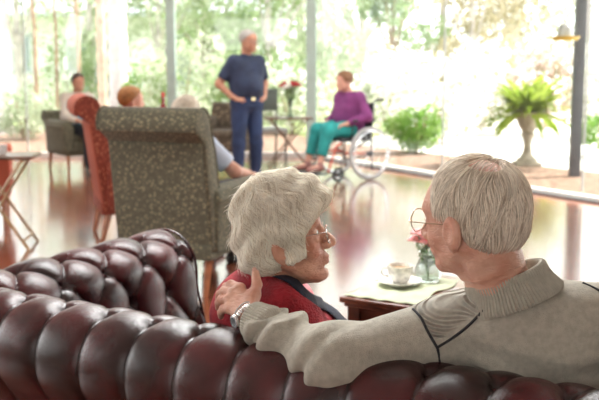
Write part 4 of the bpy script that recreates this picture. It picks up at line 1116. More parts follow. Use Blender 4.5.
# woman in the wheelchair
def wheelchair_group():
    d = 11.38; c = at(353, 150, d); fw = nrm(A(-.80, -.60, 0)); lf = np.cross(UP, fw)     # big wheel centre; faces left, a little towards us
    base = A(c[0], d, 0)
    def j(f, l, z): return base + fw * f + lf * l + UP * z
    root = empty('wheelchair', base); tag(root, 'black wheelchair with red frame details carrying the person in purple', 'wheelchair')
    m_tyre = mat('grey_tyre', (.42, .42, .42), rough=.6); m_fr = mat('dark_frame', (.06, .06, .07), rough=.35, metal=.5); m_ch = mat('chrome', (.7, .7, .72), rough=.2, metal=1)
    m_redf = mat('red_frame', (.55, .06, .03), rough=.35); m_seat = mat('black_vinyl', (.02, .02, .022), rough=.5)
    Rw = .315
    def ring(l, f, z, R, n=40): return [j(f + R * math.cos(a), l, z + R * math.sin(a)) for a in np.linspace(0, 2 * math.pi, n + 1)[:-1]]
    for s_ in (1, -1):
        l = s_ * .31
        wo = MB().tube(ring(l, 0, Rw, Rw - .018), .018, 8, closed=True).build('wheel', m_tyre, root, keep_world=True)
        MB().tube(ring(l, 0, Rw, Rw - .042), .009, 6, closed=True).build('rim', m_ch, wo, keep_world=True)
        MB().tube(ring(l + s_ * .035, 0, Rw, Rw - .05), .008, 6, closed=True).build('hand_rim', m_ch, wo, keep_world=True)
        sp = MB()
        for k in range(20):
            a = k * math.pi / 10; b_ = a + (.25 if k % 2 else -.25)
            sp.tube([j(.025 * math.cos(b_), l, Rw + .025 * math.sin(b_)), j((Rw - .045) * math.cos(a), l, Rw + (Rw - .045) * math.sin(a))], .0022, 4)
        sp.build('spokes', m_ch, wo, keep_world=True)
        MB().tube([j(0, l - .03, Rw), j(0, l + .03, Rw)], .028, 12).build('hub', m_fr, wo, keep_world=True)
        # caster
        co = MB().tube(ring(s_ * .25, .43, .085, .068, 24), .016, 8, closed=True).build('caster', m_seat, root, keep_world=True)
        MB().tube([j(.43, s_ * .25 + .03, .085), j(.41, s_ * .25 + .03, .20), j(.39, s_ * .25, .25)], .010, 6).tube([j(.43, s_ * .22, .085), j(.43, s_ * .28, .085)], .02, 8).build('fork', m_fr, co, keep_world=True)
        l2 = s_ * .25
        MB().tube([j(-.09, l2, .10), j(-.07, l2, .48), j(-.10, l2, .90), j(-.13, l2, .93), j(-.22, l2, .93)], .012, 8).tube([j(-.08, l2, .28), j(.36, l2, .26), j(.39, l2, .47), j(-.07, l2, .47)], .012, 8).tube([j(.36, l2, .30), j(.0, l2, .46)], .011, 8).build('side_frame', m_fr, root, keep_world=True)
        MB().tube([j(.39, l2, .46), j(.47, l2, .40), j(.56, l2 * .9, .12)], .011, 8).build('leg_hanger', m_redf, root, keep_world=True)
        MB().tube([j(-.05, l2, .30), j(.33, l2, .33)], .014, 8).build('cross_tube', m_redf, root, keep_world=True)
        MB().box(j(.62, s_ * .13, .10), (.15, .15, .018), rot=Matrix.Rotation(math.atan2(fw[1], fw[0]), 4, 'Z'), bev=.004).build('footplate', m_fr, root, keep_world=True)
        MB().box(j(.06, s_ * .265, .70), (.34, .05, .03), rot=Matrix.Rotation(math.atan2(fw[1], fw[0]), 4, 'Z'), bev=.01).tube([j(-.08, l2, .68), j(.2, l2, .68), j(.24, l2, .48)], .010, 6).build('armrest', m_seat, root, keep_world=True)
        MB().tube([j(-.14, l2, .93), j(-.26, l2, .935)], .017, 8).build('push_handle', m_seat, root, keep_world=True)
    rz = Matrix.Rotation(math.atan2(fw[1], fw[0]), 4, 'Z')
    MB().box(j(.15, 0, .485), (.46, .46, .04), rot=rz, bev=.015).build('seat', m_seat, root, keep_world=True)
    MB().box(j(-.10, 0, .70), (.03, .47, .40), rot=rz, bev=.01).build('backrest', m_seat, root, keep_world=True)
    # the woman: seat top .505
    J = dict(root=j(0, 0, .0), fwd=fw, neck=j(.085, 0, 1.02), shL=j(.06, .165, .965), shR=j(.06, -.165, .965),
             elL=j(.03, .295, .745), elR=j(.03, -.295, .745), wrL=j(.255, .20, .665), wrR=j(.25, -.19, .665),
             hipL=j(.06, .09, .595), hipR=j(.06, -.09, .595), knL=j(.47, .10, .585), knR=j(.47, -.10, .585), anL=j(.60, .12, .205), anR=j(.60, -.12, .205),
             toeL=j(.75, .13, .205), toeR=j(.75, -.13, .205), hem=j(.05, 0, .55))
    H = Head(j(.14, 0, 1.135), nrm(A(-.88, -.47, -.02)), UP, 1.0)
    def hair(L):
        d = ell(L, (-.008, 0, .055), (.112, .090, .092)) + .004 * fnoise(L, 90, 6)
        d = np.maximum(d, plane(L, (.075, 0, .078), (1, 0, -.75)))
        return np.maximum(d, -(L[:, 2] + .035 - (L[:, 0] > 0) * (L[:, 0]) * 1.2))
    def extra(root, J, H):
        V, F = sdf_mesh(lambda P: np.maximum(rc(P, J['neck'] + fw * .02 - UP * .03, J['neck'] + fw * .09 - UP * .09, .055, .02) , -9), J['neck'] - .2, J['neck'] + .2, .01)
    person('person in purple top and teal trousers sitting in the wheelchair', J, H, dict(skin=sk_pale, shirt=mat('purple_jersey', (.19, .038, .16), rough=.85, var=.15), trousers=mat('teal_cloth', (.02, .28, .27), rough=.85, var=.15), shoe=mat('pink_brown_shoe', (.30, .14, .12), rough=.5), hair=m_hair_brown, tlen=.75), short=False, hair=hair, female=True, bulk=1.12, belly=.02, shirt='jumper', extra=extra,
           hands={'L': (fw * .9 - lf * .4 - UP * .2, UP, .4), 'R': (fw * .9 + lf * .4 - UP * .2, UP, .4)})

# seated people -------------------------------------------------------------------
def sitter(label, base, fwang, seat, H_, cols, lean=.05, head_fwd=None, scale=1.0, arms=None, **kw):
    fw = A(math.cos(fwang), math.sin(fwang), 0); lf = np.cross(UP, fw)
    def j(f, l, z): return base + fw * f * scale + lf * l * scale + UP * z * scale
    s = seat
    J = dict(root=base, fwd=fw, neck=j(-lean - .02, 0, s + .575), shL=j(-lean - .03, .165, s + .525), shR=j(-lean - .03, -.165, s + .525),
             elL=j(.05, .245, s + .27), elR=j(.05, -.245, s + .27), wrL=j(.28, .17, s + .235), wrR=j(.28, -.17, s + .235),
             hipL=j(0, .09, s + .10), hipR=j(0, -.09, s + .10), knL=j(.42, .10, s + .09), knR=j(.42, -.10, s + .09), anL=j(.46, .11, .085), anR=j(.46, -.11, .085),
             toeL=j(.6, .12, .085), toeR=j(.6, -.12, .085), hem=j(0, 0, s + .03))
    if arms: J.update({k: j(*v) for k, v in arms.items()})
    hf = fw if head_fwd is None else head_fwd
    H = Head(j(-lean + .02, 0, s + .705), hf, UP, H_)
    return person(label, J, H, cols, **kw)

standing_man(); wheelchair_group()
xr = at(80, 100, 12.0)[0]
sitter('person in the far left armchair, dark hair and trousers, teal waistcoat over pale sleeves', A(xr - .01, 12.02, 0), R_(-52), .47, .95,
       dict(skin=sk_tan, shirt=mat('pale_and_teal_knit', (.58, .50, .42), rough=.85, col2=(.45, .42, .38)), trousers=m_blackcl, shoe=m_shoe, hair=m_hair_dark), hair=short_hair(thick=.010, low=-.03), short=False, bulk=.92, scale=.94,
       extra=lambda r, J, H: mesh_from('waistcoat', [sdf_mesh(lambda P: np.maximum(np.maximum(su(rc(P, J['shL'] * .6 + J['shR'] * .4 - UP * .06, J['hipL'] * .9 + J['hipR'] * .1, .135, .125), rc(P, J['shR'] * .6 + J['shL'] * .4 - UP * .06, J['hipR'] * .9 + J['hipL'] * .1, .135, .125), .05), plane(P, J['neck'] - UP * .05, UP)), -plane(P, J['hem'], UP)), J['root'] + A(-.4, -.4, .4), J['root'] + A(.4, .4, 1.3), .012)], mat('teal_knit', (.10, .24, .30), rough=.9), r))
q = at(134, 100, 7.6)
sitter('person with short auburn hair in the terracotta armchair, only the head showing', A(-1.32, 7.62, 0), R_(20), .50, .95,
       dict(skin=sk_pale, shirt=mat('rose_shirt', (.55, .2, .18), rough=.85), trousers=m_denim, shoe=m_shoe, hair=m_hair_auburn), hair=short_hair(thick=.012), short=True, scale=.88)
sitter('white-haired person in pale blue shirt seated in the olive patterned armchair', A(-.72, 6.2, 0), R_(64), .50, .95,
       dict(skin=sk_pale, shirt=mat('pale_blue_shirt', (.52, .60, .74), rough=.8, var=.06), trousers=m_blackcl, shoe=m_shoe, hair=m_hair_cream), hair=short_hair(thick=.016, low=-.05), short=True, bulk=1.0, scale=.86,
       arms=dict(elR=(.06, -.36, .80), wrR=(.30, -.33, .76)))

# ------------------------------------------------------------------ hair made of fine strands over a shaped base
def strands(head, radial, roots, flow, n_seg, seg, lift, r, rnd, droop=0.0):
    """strands that creep over the radial surface; all in head coordinates. radial(dir)->radius about c0"""
    P = roots.copy(); n = len(P); paths = [P.copy()]
    for k in range(n_seg):
        d = flow(P, k)
        Q = P + d * seg[:, None]
        v = Q - C0; ln = np.linalg.norm(v, axis=1); dirn = v / ln[:, None]
        R = radial(dirn) + lift * (0.35 + 0.65 * min(1, k / 3.0))
        P = C0 + dirn * R[:, None]; paths.append(P.copy())
    return np.stack(paths, 1)
C0 = np.array([-.004, 0, .045])
def radial_fn(sdf, n=(96, 64)):
    th = np.linspace(0, math.pi, n[1]); ph = np.linspace(-math.pi, math.pi, n[0])
    T, Ph = np.meshgrid(th, ph, indexing='ij'); D = np.stack([np.sin(T) * np.cos(Ph), np.sin(T) * np.sin(Ph), np.cos(T)], -1).reshape(-1, 3)
    t = np.full(len(D), .30)
    for _ in range(60): t = t - np.clip(sdf(C0 + D * t[:, None]), -.02, .02) * .8
    G = t.reshape(T.shape)
    def f(d):
        a = np.arccos(np.clip(d[:, 2], -1, 1)) / math.pi * (n[1] - 1); b = (np.arctan2(d[:, 1], d[:, 0]) + math.pi) / (2 * math.pi) * (n[0] - 1)
        i = np.clip(a.astype(int), 0, n[1] - 2); j = np.clip(b.astype(int), 0, n[0] - 2); u = a - i; v = b - j
        return G[i, j] * (1 - u) * (1 - v) + G[i + 1, j] * u * (1 - v) + G[i, j + 1] * (1 - u) * v + G[i + 1, j + 1] * u * v
    return f
def strand_mesh(name, paths, r, H, m, parent, shade):
    """paths n x k x 3 in head coordinates -> three-sided tapering hairs, one mesh"""
    n, k, _ = paths.shape
    W = H.c + (paths.reshape(-1, 3) * H.sc) @ H.M.T; W = W.reshape(n, k, 3)
    T = np.gradient(W, axis=1); T /= np.linalg.norm(T, axis=2)[..., None] + 1e-9
    N0 = W - H.w(C0); N0 -= T * (N0 * T).sum(2)[..., None]; N0 /= np.linalg.norm(N0, axis=2)[..., None] + 1e-9
    B = np.cross(T, N0)
    tp = (np.sin(np.linspace(.25, 1, k) * math.pi) ** .5)[None, :, None] * r[:, None, None]
    V = np.stack([W + N0 * tp, W - N0 * tp * .5 + B * tp * .87, W - N0 * tp * .5 - B * tp * .87], 2).reshape(-1, 3)
    base = (np.arange(n)[:, None] * k + np.arange(k - 1)[None, :]) * 3
    F = []
    for a, b_ in ((0, 1), (1, 2), (2, 0)): F.append(np.stack([base + a, base + b_, base + 3 + b_, base + 3 + a], -1).reshape(-1, 4))
    F = np.concatenate(F)
    cols = np.repeat(shade, k * 3, axis=0)
    return mesh_from(name, [(V, F)], m, parent, colfn=lambda V_: cols)
def tangent(P, d):
    nrmv = P - C0; nrmv = nrmv / np.linalg.norm(nrmv, axis=1)[:, None]
    d = d - nrmv * (d * nrmv).sum(1)[:, None]
    return d / (np.linalg.norm(d, axis=1)[:, None] + 1e-9)

m_skin_w = skin_mat('weathered_skin', (0.60, 0.33, 0.23), (0.48, 0.22, 0.15), rough=.45, wr=.5, scale=55)
m_skin_m = skin_mat('ruddy_skin', (0.66, 0.39, 0.29), (0.55, 0.27, 0.19), rough=.42, wr=.45, scale=50)
m_wire = mat('silver_wire', (0.62, 0.58, 0.55), rough=.25, metal=.9)

# ================================================================== the white-haired woman
def woman():
    d0 = 2.30
    H = Head(at(280, 246, d0 + .02), nrm(A(.96, .13, .19)), nrm(A(-.16, .06, .97)), 1.07)
    base = at(262, 380, 2.42); base[2] = .44
    root = empty('person', (base[0], base[1], .44)); tag(root, 'person with wavy white hair, glasses and red cardigan sitting in profile on the sofa', 'person')
    fw = nrm(A(.88, .47, 0)); lf = np.cross(UP, fw)
    neck = at(270, 276, d0 + .045)
    shR = at(286, 312, 2.27); shL = at(280, 300, 2.56); pel = np.array([base[0] - .04, base[1] + .02, .53])
    elR = at(318, 372, 2.22); wrR = elR + fw * .20 + UP * .0
    elL = shL + lf * .07 - UP * .23 + fw * .03; wrL = elL + fw * .2 - lf * .1 - UP * .02
    hL, hR = pel + lf * .09, pel - lf * .09
    ch = (shL + shR) / 2
    sf = nrm(SW)
    knL, knR = hL + sf * .42 + A(0, 0, .0), hR + sf * .42; knL[2] = knR[2] = .49
    anL, anR = knL + sf * .05, knR + sf * .05; anL = anL * A(1, 1, 0) + A(0, 0, .085); anR = anR * A(1, 1, 0) + A(0, 0, .085)
    def torso(P, o=0.0):
        d = rc(P, shR * .62 + shL * .38 - UP * .05, hR, .085 + o, .115 + o)
        d = np.minimum(d, rc(P, shL * .62 + shR * .38 - UP * .05, hL, .085 + o, .115 + o))
        d = su(d, rc(P, shR, shL, .060 + o, .060 + o), .05)
        d = su(d, sph(P, ch - fw * .075 - UP * .015, .107 + o), .06)          # rounded upper back
        d = su(d, sph(P, ch + fw * .110 - UP * .14, .100 + o), .06)           # bust
        return su(d, rc(P, ch + UP * .0, neck, .06 + o, .050 + o * .5), .05)
    def armR(P, o=0.0): return chain(P, [shR, elR, wrR], [.052 + o, .042 + o, .028 + o], .03)
    def armL(P, o=0.0): return chain(P, [shL, elL, wrL], [.052 + o, .042 + o, .028 + o], .03)
    nk0 = neck - UP * .01 - fw * .01; nk1 = H.w((-.022, 0, -.035))
    def nekc(P):
        d = rc(P, nk0, nk1, .052, .050)
        d = su(d, rc(P, nk0 + fw * .03, H.w((.045, 0, -.075)), .030, .024), .03)
        return d
    def face(P):
        L = H.loc(P); return su(old_skin(L, head_local(L)) * H.sc, nekc(P), .016)
    def rest(P):
        d = su(torso(P, -.012), nekc(P), .02); d = su(d, armR(P), .02); d = su(d, armL(P), .02)
        for a, b_, c in ((hL, knL, anL), (hR, knR, anR)): d = su(d, chain(P, [a, b_, c], [.085, .055, .036], .03), .02)
        for a in (anL, anR): d = su(d, rc(P, a - UP * .03, a + sf * .13 - UP * .045, .035, .026), .02)
        return d
    Vb, Fb = sdf_mesh(rest, A(base[0] - .45, base[1] - .35, 0), A(base[0] + .75, base[1] + 1.05, .98), .012)
    Vh, Fh = sdf_mesh(face, H.c - .19, H.c + .19, .0026)
    sd = []
    for w_, e, s_ in ((wrR, elR, -1), (wrL, elL, 1)):
        sd.append(sdf_mesh(lambda P: hand_sdf(P, w_, w_ - e, UP, s_, .5), w_ - .15, w_ + .15, .005))
    def col(V):
        L = H.loc(V); c = np.ones((len(V), 3))
        lip = np.clip(1 - np.abs(L[:, 2] + .051) / .010, 0, 1) * np.clip((L[:, 0] - .091) / .004, 0, 1) * np.clip((.022 - np.abs(L[:, 1])) / .006, 0, 1)
        c = c * (1 - lip[:, None]) + np.array([.95, .55, .58]) * lip[:, None]
        ck = np.exp(-(((L[:, 0] - .07) / .03) ** 2 + ((np.abs(L[:, 1]) - .045) / .02) ** 2 + ((L[:, 2] + .02) / .022) ** 2)) * .25
        return c * (1 - ck[:, None] * np.array([0, .5, .45]))
    m = m_skin_w.copy(); N, L_, b = nodes(m)
    at_ = N.new('ShaderNodeAttribute'); at_.attribute_name = 'col'; mx = N.new('ShaderNodeMix'); mx.data_type = 'RGBA'; mx.blend_type = 'MULTIPLY'; mx.inputs['Factor'].default_value = 1
    src = b.inputs['Base Color'].links[0].from_socket; L_.new(src, mx.inputs['A']); L_.new(at_.outputs['Color'], mx.inputs['B']); L_.new(mx.outputs['Result'], b.inputs['Base Color'])
    mesh_from('body', [(Vh, Fh), (Vb, Fb)] + sd, m, root, colfn=col)
    for s_ in (-1, 1):
        e = MB().sphere(H.w((.0775, s_ * .031, .0165)), .0128 * H.sc, 20).build('eye', m_eye, root, keep_world=True)
        MB().sphere(H.w((.0850, s_ * .031, .0160)), .0066 * H.sc, 14).build('iris', m_iris, e, keep_world=True)
    glasses(H, root, .0011, m_wire, z=.008, w_=.026, h=.021, x=.112)

    # hair
    hc = np.array([.018, 0, .070])
    def xmax(z): return np.interp(z, [-.09, -.04, -.005, .025, .050, .075, .11], [.028, .046, .046, .050, .076, .120, .150])
    def hair_v(L):
        d = ell(L, hc, (.117, .106, .104))
        d = su(d, ell(L, (-.040, 0, .006), (.064, .082, .066)), .03)                    # fullness over the nape
        d = su(d, ell(L, (.080, 0, .084), (.054, .076, .050)), .03)                     # fringe swept up
        for s_ in (-1, 1):
            d = su(d, ell(L, (.036, s_ * .080, .034), (.050, .026, .042)), .02)         # waves over the temples
            d = su(d, rc(L, (.044, s_ * .082, -.004), (.006, s_ * .092, -.018), .020, .016), .015)
        # rolling waves
        wv = np.sin(L[:, 2] * 92 - L[:, 0] * 35 + 1.8 * np.sin(L[:, 0] * 42) + L[:, 1] * 20)
        d = d - .0045 * wv * np.clip((L[:, 2] + .06) / .04, 0, 1) + .0030 * fnoise(L, 75, 3)
        for s_ in (-1, 1): d = ss(d, ell(L, (-.014, s_ * .104, -.010), (.020, .030, .024)), .012)   # room for the ear
        d = np.maximum(d, L[:, 0] - xmax(L[:, 2]))
        return np.maximum(d, -(L[:, 2] - np.where(L[:, 0] > .0, -.034, -.052)))
    V, F = sdf_mesh(lambda P: hair_v(H.loc(P)) * H.sc, H.c - .22, H.c + .22, .0032)
    m_h = mat('white_hair', (0.78, 0.70, 0.56), rough=.75, var=.14, vscale=45, bump=.5, bscale=140)
    ho = mesh_from('hair', [(V, F)], m_h, root)
    rad = radial_fn(lambda L: hair_v(L))
    n = 11000; rg = np.random.default_rng(3)
    Dn = rg.normal(size=(n * 3, 3)); Dn /= np.linalg.norm(Dn, axis=1)[:, None]
    R0 = rad(Dn); P0 = C0 + Dn * R0[:, None]
    keep = (hair_v(P0 - Dn * .004) < .002) & (P0[:, 2] > -.058) & (P0[:, 0] < xmax(P0[:, 2]) + .004)
    P0 = P0[keep][:n]
    crown = np.array([-.050, 0, .175])
    ph = rg.uniform(0, 6.28, len(P0)); 
    def flow(P, k):
        away = P - crown
        f = away * 1.0
        front = np.clip((P[:, 0] + .0) / .07, 0, 1) * np.clip((P[:, 2]) / .05, 0, 1)
        f = f / (np.linalg.norm(f, axis=1)[:, None] + 1e-6)
        f = f + np.outer(front, [-.15, 0, -.3]) + np.array([0, 0, -.35])
        # waves: lateral wander with a clumped phase
        n0 = (P - C0) / np.linalg.norm(P - C0, axis=1)[:, None]
        t = tangent(P, f); s_ = np.cross(n0, t)
        clump = 2.2 * np.sin(P[:, 0] * 42 + 1.0) + 2.0 * np.sin(P[:, 2] * 48 + P[:, 1] * 25)
        return tangent(P, t + s_ * (.75 * np.sin(k * .62 + clump))[:, None])
    seg = rg.uniform(.0040, .0075, len(P0))
    paths = strands(H, rad, P0, flow, 10, seg, 0.0025, None, rg)
    paths += rg.normal(size=(len(P0), 1, 3)) * .0012
    ok = (paths[:, -1, 0] < xmax(paths[:, -1, 2]) + .012)
    paths = paths[ok]; k_ = len(paths)
    sh = rg.uniform(.80, 1.12, (k_, 1)) * np.array([[1.0, .95, .82]]); warm = rg.uniform(0, 1, (k_, 1)) < .16
    sh = np.where(warm, sh * np.array([[.66, .60, .52]]), sh)
    strand_mesh('hair_strands', paths, rg.uniform(.0004, .0009, k_), H, mat('hair_strand', (1, 1, 1), rough=.55, vcol='col'), ho, sh)
    # short wisps standing off the outline
    q = rg.choice(k_, 520); wisps = paths[q][:, :7].copy(); dr = (wisps[:, :1] - C0); dr /= np.linalg.norm(dr, axis=2)[..., None]
    wisps = wisps + dr * (np.linspace(0, 1, 7)[None, :, None] ** 1.5) * rg.uniform(.004, .020, (520, 1, 1))
    strand_mesh('hair_wisps', wisps, np.full(520, .00035), H, bpy.data.materials['hair_strand'], ho, sh[q])

    # red cardigan
    m_card = mat('red_cardigan_wool', (0.30, 0.012, 0.022), rough=.92, var=.22, vscale=30, bump=.7, bscale=190, sheen=.04)
    vn = nrm(A(.60, .20, .80)); vp = at(297, 291, 2.25)
    def card(P, o=.016):
        d = torso(P, o) + .004 * fnoise(P * A(1, 1, .8), 30, 8) + .0045 * np.sin(((P - ch) @ nrm(fw + UP * .8)) * 95) * np.exp(-sph(P, shR, 0) ** 2 / .02)
        a = np.maximum(armR(P, o + .004) + .005 * fnoise(P, 45, 3), plane(P, wrR * .9 + elR * .1, wrR - elR)); b_ = np.maximum(armL(P, o + .004), plane(P, wrL * .9 + elL * .1, wrL - elL))
        d = su(su(d, a, .04), b_, .04)
        z = (P - neck)[:, 2]
        d = np.maximum(d, (P - vp) @ vn)                      # the front edges part over the scarf
        d = np.maximum(d, -(ell(P, neck + UP * .03 + fw * .02, (.080, .080, .070))))
        d = np.maximum(d, (z - (.030)))
        return np.maximum(d, -(P[:, 2] - .52))
    V, F = sdf_mesh(card, A(base[0] - .35, base[1] - .4, .42), A(base[0] + .45, base[1] + .45, 1.0), .005)
    co = mesh_from('cardigan', [(V, F)], m_card, root)
    # pink floral blouse under it
    m_bl = mat('pink_floral_blouse', (0.62, 0.10, 0.14), rough=.8, col2=(0.80, 0.42, 0.44), vscale=38, aniso_detail=1)
    def blouse(P):
        d = torso(P, .006) + .002 * fnoise(P, 60, 3); d = np.maximum(d, -ell(P, neck + UP * .04 + fw * .035, (.075, .065, .060)))
        return np.maximum(np.maximum(d, (P - neck)[:, 2] - .02), -(P[:, 2] - .50))
    V, F = sdf_mesh(blouse, A(base[0] - .35, base[1] - .4, .42), A(base[0] + .45, base[1] + .45, 1.0), .006)
    mesh_from('blouse', [(V, F)], m_bl, root)
    # navy scarf lying along the parted edges
    m_nv = mat('navy_scarf', (0.012, 0.014, 0.030), rough=.85, var=.3, vscale=50, bump=.3, bscale=150)
    def scarf(P):
        d = torso(P, .021) + .004 * fnoise(P, 55, 21)
        t = (P - vp) @ vn - .010
        d = np.maximum(d, np.abs(t + .006 * np.sin(P[:, 0] * 60)) - .013)
        d = np.maximum(d, -ell(P, neck + UP * .035 + fw * .025, (.070, .064, .060)))
        return np.maximum(d, -(P[:, 2] - .56))
    V, F = sdf_mesh(scarf, A(base[0] - .35, base[1] - .4, .42), A(base[0] + .45, base[1] + .45, 1.0), .004)
    mesh_from('scarf', [(V, F)], m_nv, root)
    # skirt / trousers, mostly hidden
    def tr(P):
        d = np.maximum(torso(P, .004), P[:, 2] - .60)
        for a, b_, c in ((hL, knL, anL), (hR, knR, anR)): d = su(d, np.maximum(chain(P, [a, b_, c], [.10, .075, .055], .03), -(P[:, 2] - .13)), .03)
        return d
    mesh_from('trousers', [sdf_mesh(tr, A(base[0] - .45, base[1] - .35, 0), A(base[0] + .75, base[1] + 1.05, .7), .012)], m_blackcl, root)
    for a in (anL, anR):
        mesh_from('shoe', [sdf_mesh(lambda P: np.maximum(rc(P, a - sf * .03 - UP * .04, a + sf * .15 - UP * .052, .040, .032), -(P[:, 2] - .001)), a - .25, a + .25, .01)], m_shoe, root)
    return dict(torso=torso, neck=neck, ch=ch, shR=shR, shL=shL, H=H)
WM = woman()

# ================================================================== the man in the grey sweater
def man():
    H = Head(at(475, 229, 1.88), nrm(A(-.69, .72, -.06)), nrm(A(-.07, .04, 1)), 1.05)
    neck = at(506, 293, 1.885)
    sL, sR = at(452, 330, 1.93), at(632, 318, 1.90)
    eL = at(334, 357, 1.905); wL = at(247, 317, 2.085)
    fw = nrm(A(-.04, 1, 0)); lf = np.cross(UP, fw)
    pel = A(neck[0] + .06, neck[1] + .20, .54)
    root = empty('person', (pel[0], pel[1], .44)); tag(root, 'person with thinning white hair in grey ribbed-collar sweater, seen from behind on the sofa', 'person')
    hL, hR = pel + lf * .10, pel - lf * .10
    sf = nrm(SW)
    knL, knR = hL + sf * .44, hR + sf * .44; knL[2] = knR[2] = .51
    anL, anR = knL + sf * .06, knR + sf * .06; anL = anL * A(1, 1, 0) + A(0, 0, .085); anR = anR * A(1, 1, 0) + A(0, 0, .085)
    eR = sR + A(.10, .05, -.27); wR = eR + A(-.08, .24, -.02)
    ch = (sL + sR) / 2
    def torso(P, o=0.0):
        a = rc(P, sL * .60 + sR * .40 - UP * .06 + fw * .02, hL, .105 + o, .125 + o); b_ = rc(P, sR * .60 + sL * .40 - UP * .06 + fw * .02, hR, .105 + o, .125 + o)
        d = su(np.minimum(a, b_), rc(P, sL, sR, .060 + o, .060 + o), .06)
        d = su(d, rc(P, ch - UP * .03 , neck - UP * .030, .085 + o, .062 + o), .07)
        return su(d, sph(P, pel + fw * .10 + UP * .10, .13 + o), .06)
    def armL(P, o=0.0): return chain(P, [sL, eL, wL], [.052 + o, .041 + o, .027 + o], .03)
    def armR(P, o=0.0): return chain(P, [sR, eR, wR], [.055 + o, .044 + o, .028 + o], .03)
    nk1 = H.w((-.030, 0, -.030))
    def nekc(P):
        d = su(rc(P, neck - UP * .02, nk1, .062, .060), rc(P, neck - UP * .01 + A(-.018, .03, 0), H.w((.030, 0, -.066)), .032, .026), .03)
        # creases round the back of the neck
        q = P - neck
        return d + .0036 * (np.exp(-((q[:, 2] - .048 - q[:, 0] * .35) / .0035) ** 2) + .8 * np.exp(-((q[:, 2] - .030 - q[:, 0] * .15) / .003) ** 2) + .6 * np.exp(-((q[:, 2] - .064 - q[:, 0] * .5) / .003) ** 2)) + .0012 * fnoise(P * A(1, 1, 2), 150, 5)
    def face(P):
        L = H.loc(P); lw = np.clip(-L[:, 2] / .08, 0, 1); L = L * np.stack([1 + .06 * lw, 1 + .22 * lw, 1 + .14 * lw], 1)
        return su(old_skin(L, head_local(L)) * H.sc * .85, nekc(P), .02)
    def rest(P):
        d = su(torso(P, -.012), nekc(P), .02); d = su(d, armL(P), .02); d = su(d, armR(P), .02)
        for a, b_, c in ((hL, knL, anL), (hR, knR, anR)): d = su(d, chain(P, [a, b_, c], [.095, .062, .040], .03), .02)
        for a in (anL, anR): d = su(d, rc(P, a - UP * .03, a + sf * .13 - UP * .045, .035, .026), .02)
        return d
    lo, hi = A(-.35, 1.55, 0), A(1.1, 3.1, .97)
    Vb, Fb = sdf_mesh(rest, lo, hi, .012)
    Vh, Fh = sdf_mesh(face, H.c - .21, H.c + .21, .003)
    # left hand resting on her shoulder
    def pt(x, y, d): return at(x, y, d)
    kn = [pt(240, 288, 2.155), pt(233.5, 292.5, 2.150), pt(229.5, 299.5, 2.140), pt(230, 308, 2.125)]
    pip = [pt(231, 284.5, 2.185), pt(224, 291, 2.183), pt(221.5, 299.5, 2.175), pt(223.5, 309, 2.155)]
    dip = [pt(225.5, 286.5, 2.215), pt(219.5, 293.5, 2.212), pt(218.5, 302.5, 2.205), pt(221, 312.5, 2.18)]
    tip = [pt(223, 291, 2.235), pt(218, 298.5, 2.235), pt(218, 307.5, 2.225), pt(221, 316.5, 2.20)]
    th = [pt(247, 306, 2.115), pt(254, 295, 2.135), pt(257, 284.5, 2.155), pt(255.5, 273.5, 2.17)]
    wr = pt(246, 316, 2.09)
    def hand(P):
        d = rc(P, wL + (eL - wL) * .15, wr, .027, .025)
        for i in range(4): d = su(d, rc(P, wr + (kn[i] - wr) * .25, kn[i], .0155, .0125), .012)
        d = su(d, rc(P, wr, th[1], .019, .016), .014)
        f = None
        for i in range(4):
            c = chain(P, [kn[i], pip[i], dip[i], tip[i]], [.0115, .0102, .0088, .0074], .003)
            c = su(c, sph(P, pip[i], .0108), .003)
            f = c if f is None else np.minimum(f, c)
        d = su(d, f, .005)
        for i in range(4): d = su(d, sph(P, kn[i] - fw * .004, .0118), .006)
        d = su(d, chain(P, th, [.015, .0135, .0120, .0098], .004), .008)
        # tendons and veins
        for i in range(4): d = d - .0012 * np.exp(-(rc(P, wr - fw * .016, kn[i] - fw * .008, 0, 0) / .004) ** 2)
        return d - .0008 * fnoise(P, 240, 6)
    Vk, Fk = sdf_mesh(hand, wr - .15, wr + .15, .0024)
    Vr, Fr = sdf_mesh(lambda P: hand_sdf(P, wR, wR - eR, UP, -1, .5), wR - .15, wR + .15, .005)
    mesh_from('body', [(Vh, Fh), (Vb, Fb), (Vk, Fk), (Vr, Fr)], m_skin_m, root)
    tn = MB().sphere(th[3] + (th[3] - th[2]) * .35 + A(-.001, -.0075, .0), (.0062, .0022, .008), 12).build('thumbnail', mat('nail', (.62, .36, .29), rough=.3), root, keep_world=True)
    for s_ in (-1, 1):
        e = MB().sphere(H.w((.0775, s_ * .031, .0165)), .0128 * H.sc, 16).build('eye', m_eye, root, keep_world=True)
        MB().sphere(H.w((.0850, s_ * .031, .0160)), .0066 * H.sc, 12).build('iris', m_iris, e, keep_world=True)
    glasses(H, root, .0012, mat('gold_brown_wire', (.42, .30, .20), rough=.3, metal=.8), z=.016, w_=.027, h=.022, x=.114)

    # hair: thin cap, combed over and down
    def hair_v(L):
        d = ell(L, (-.008, 0, .052), (.1045, .0825, .089))
        d = su(d, ell(L, (-.050, 0, .010), (.052, .066, .060)), .02)
        d = d + .0016 * np.sin(L[:, 0] * 110 + L[:, 2] * 40) + .0014 * fnoise(L, 120, 5)
        d = np.maximum(d, plane(L, (.062, 0, .105), (1, 0, -.95)))
        d = np.maximum(d, plane(L, (.050, 0, .050), (1, 0, .20)))
        for s_ in (-1, 1):
            d = ss(d, ell(L, (-.006, s_ * .092, .000), (.022, .026, .036)), .008)
        cut = -(L[:, 2] - np.where(L[:, 0] > -.012, .018 + L[:, 0] * .1, -.046 - (L[:, 0] + .012) * .35))
        d = np.maximum(d, cut)
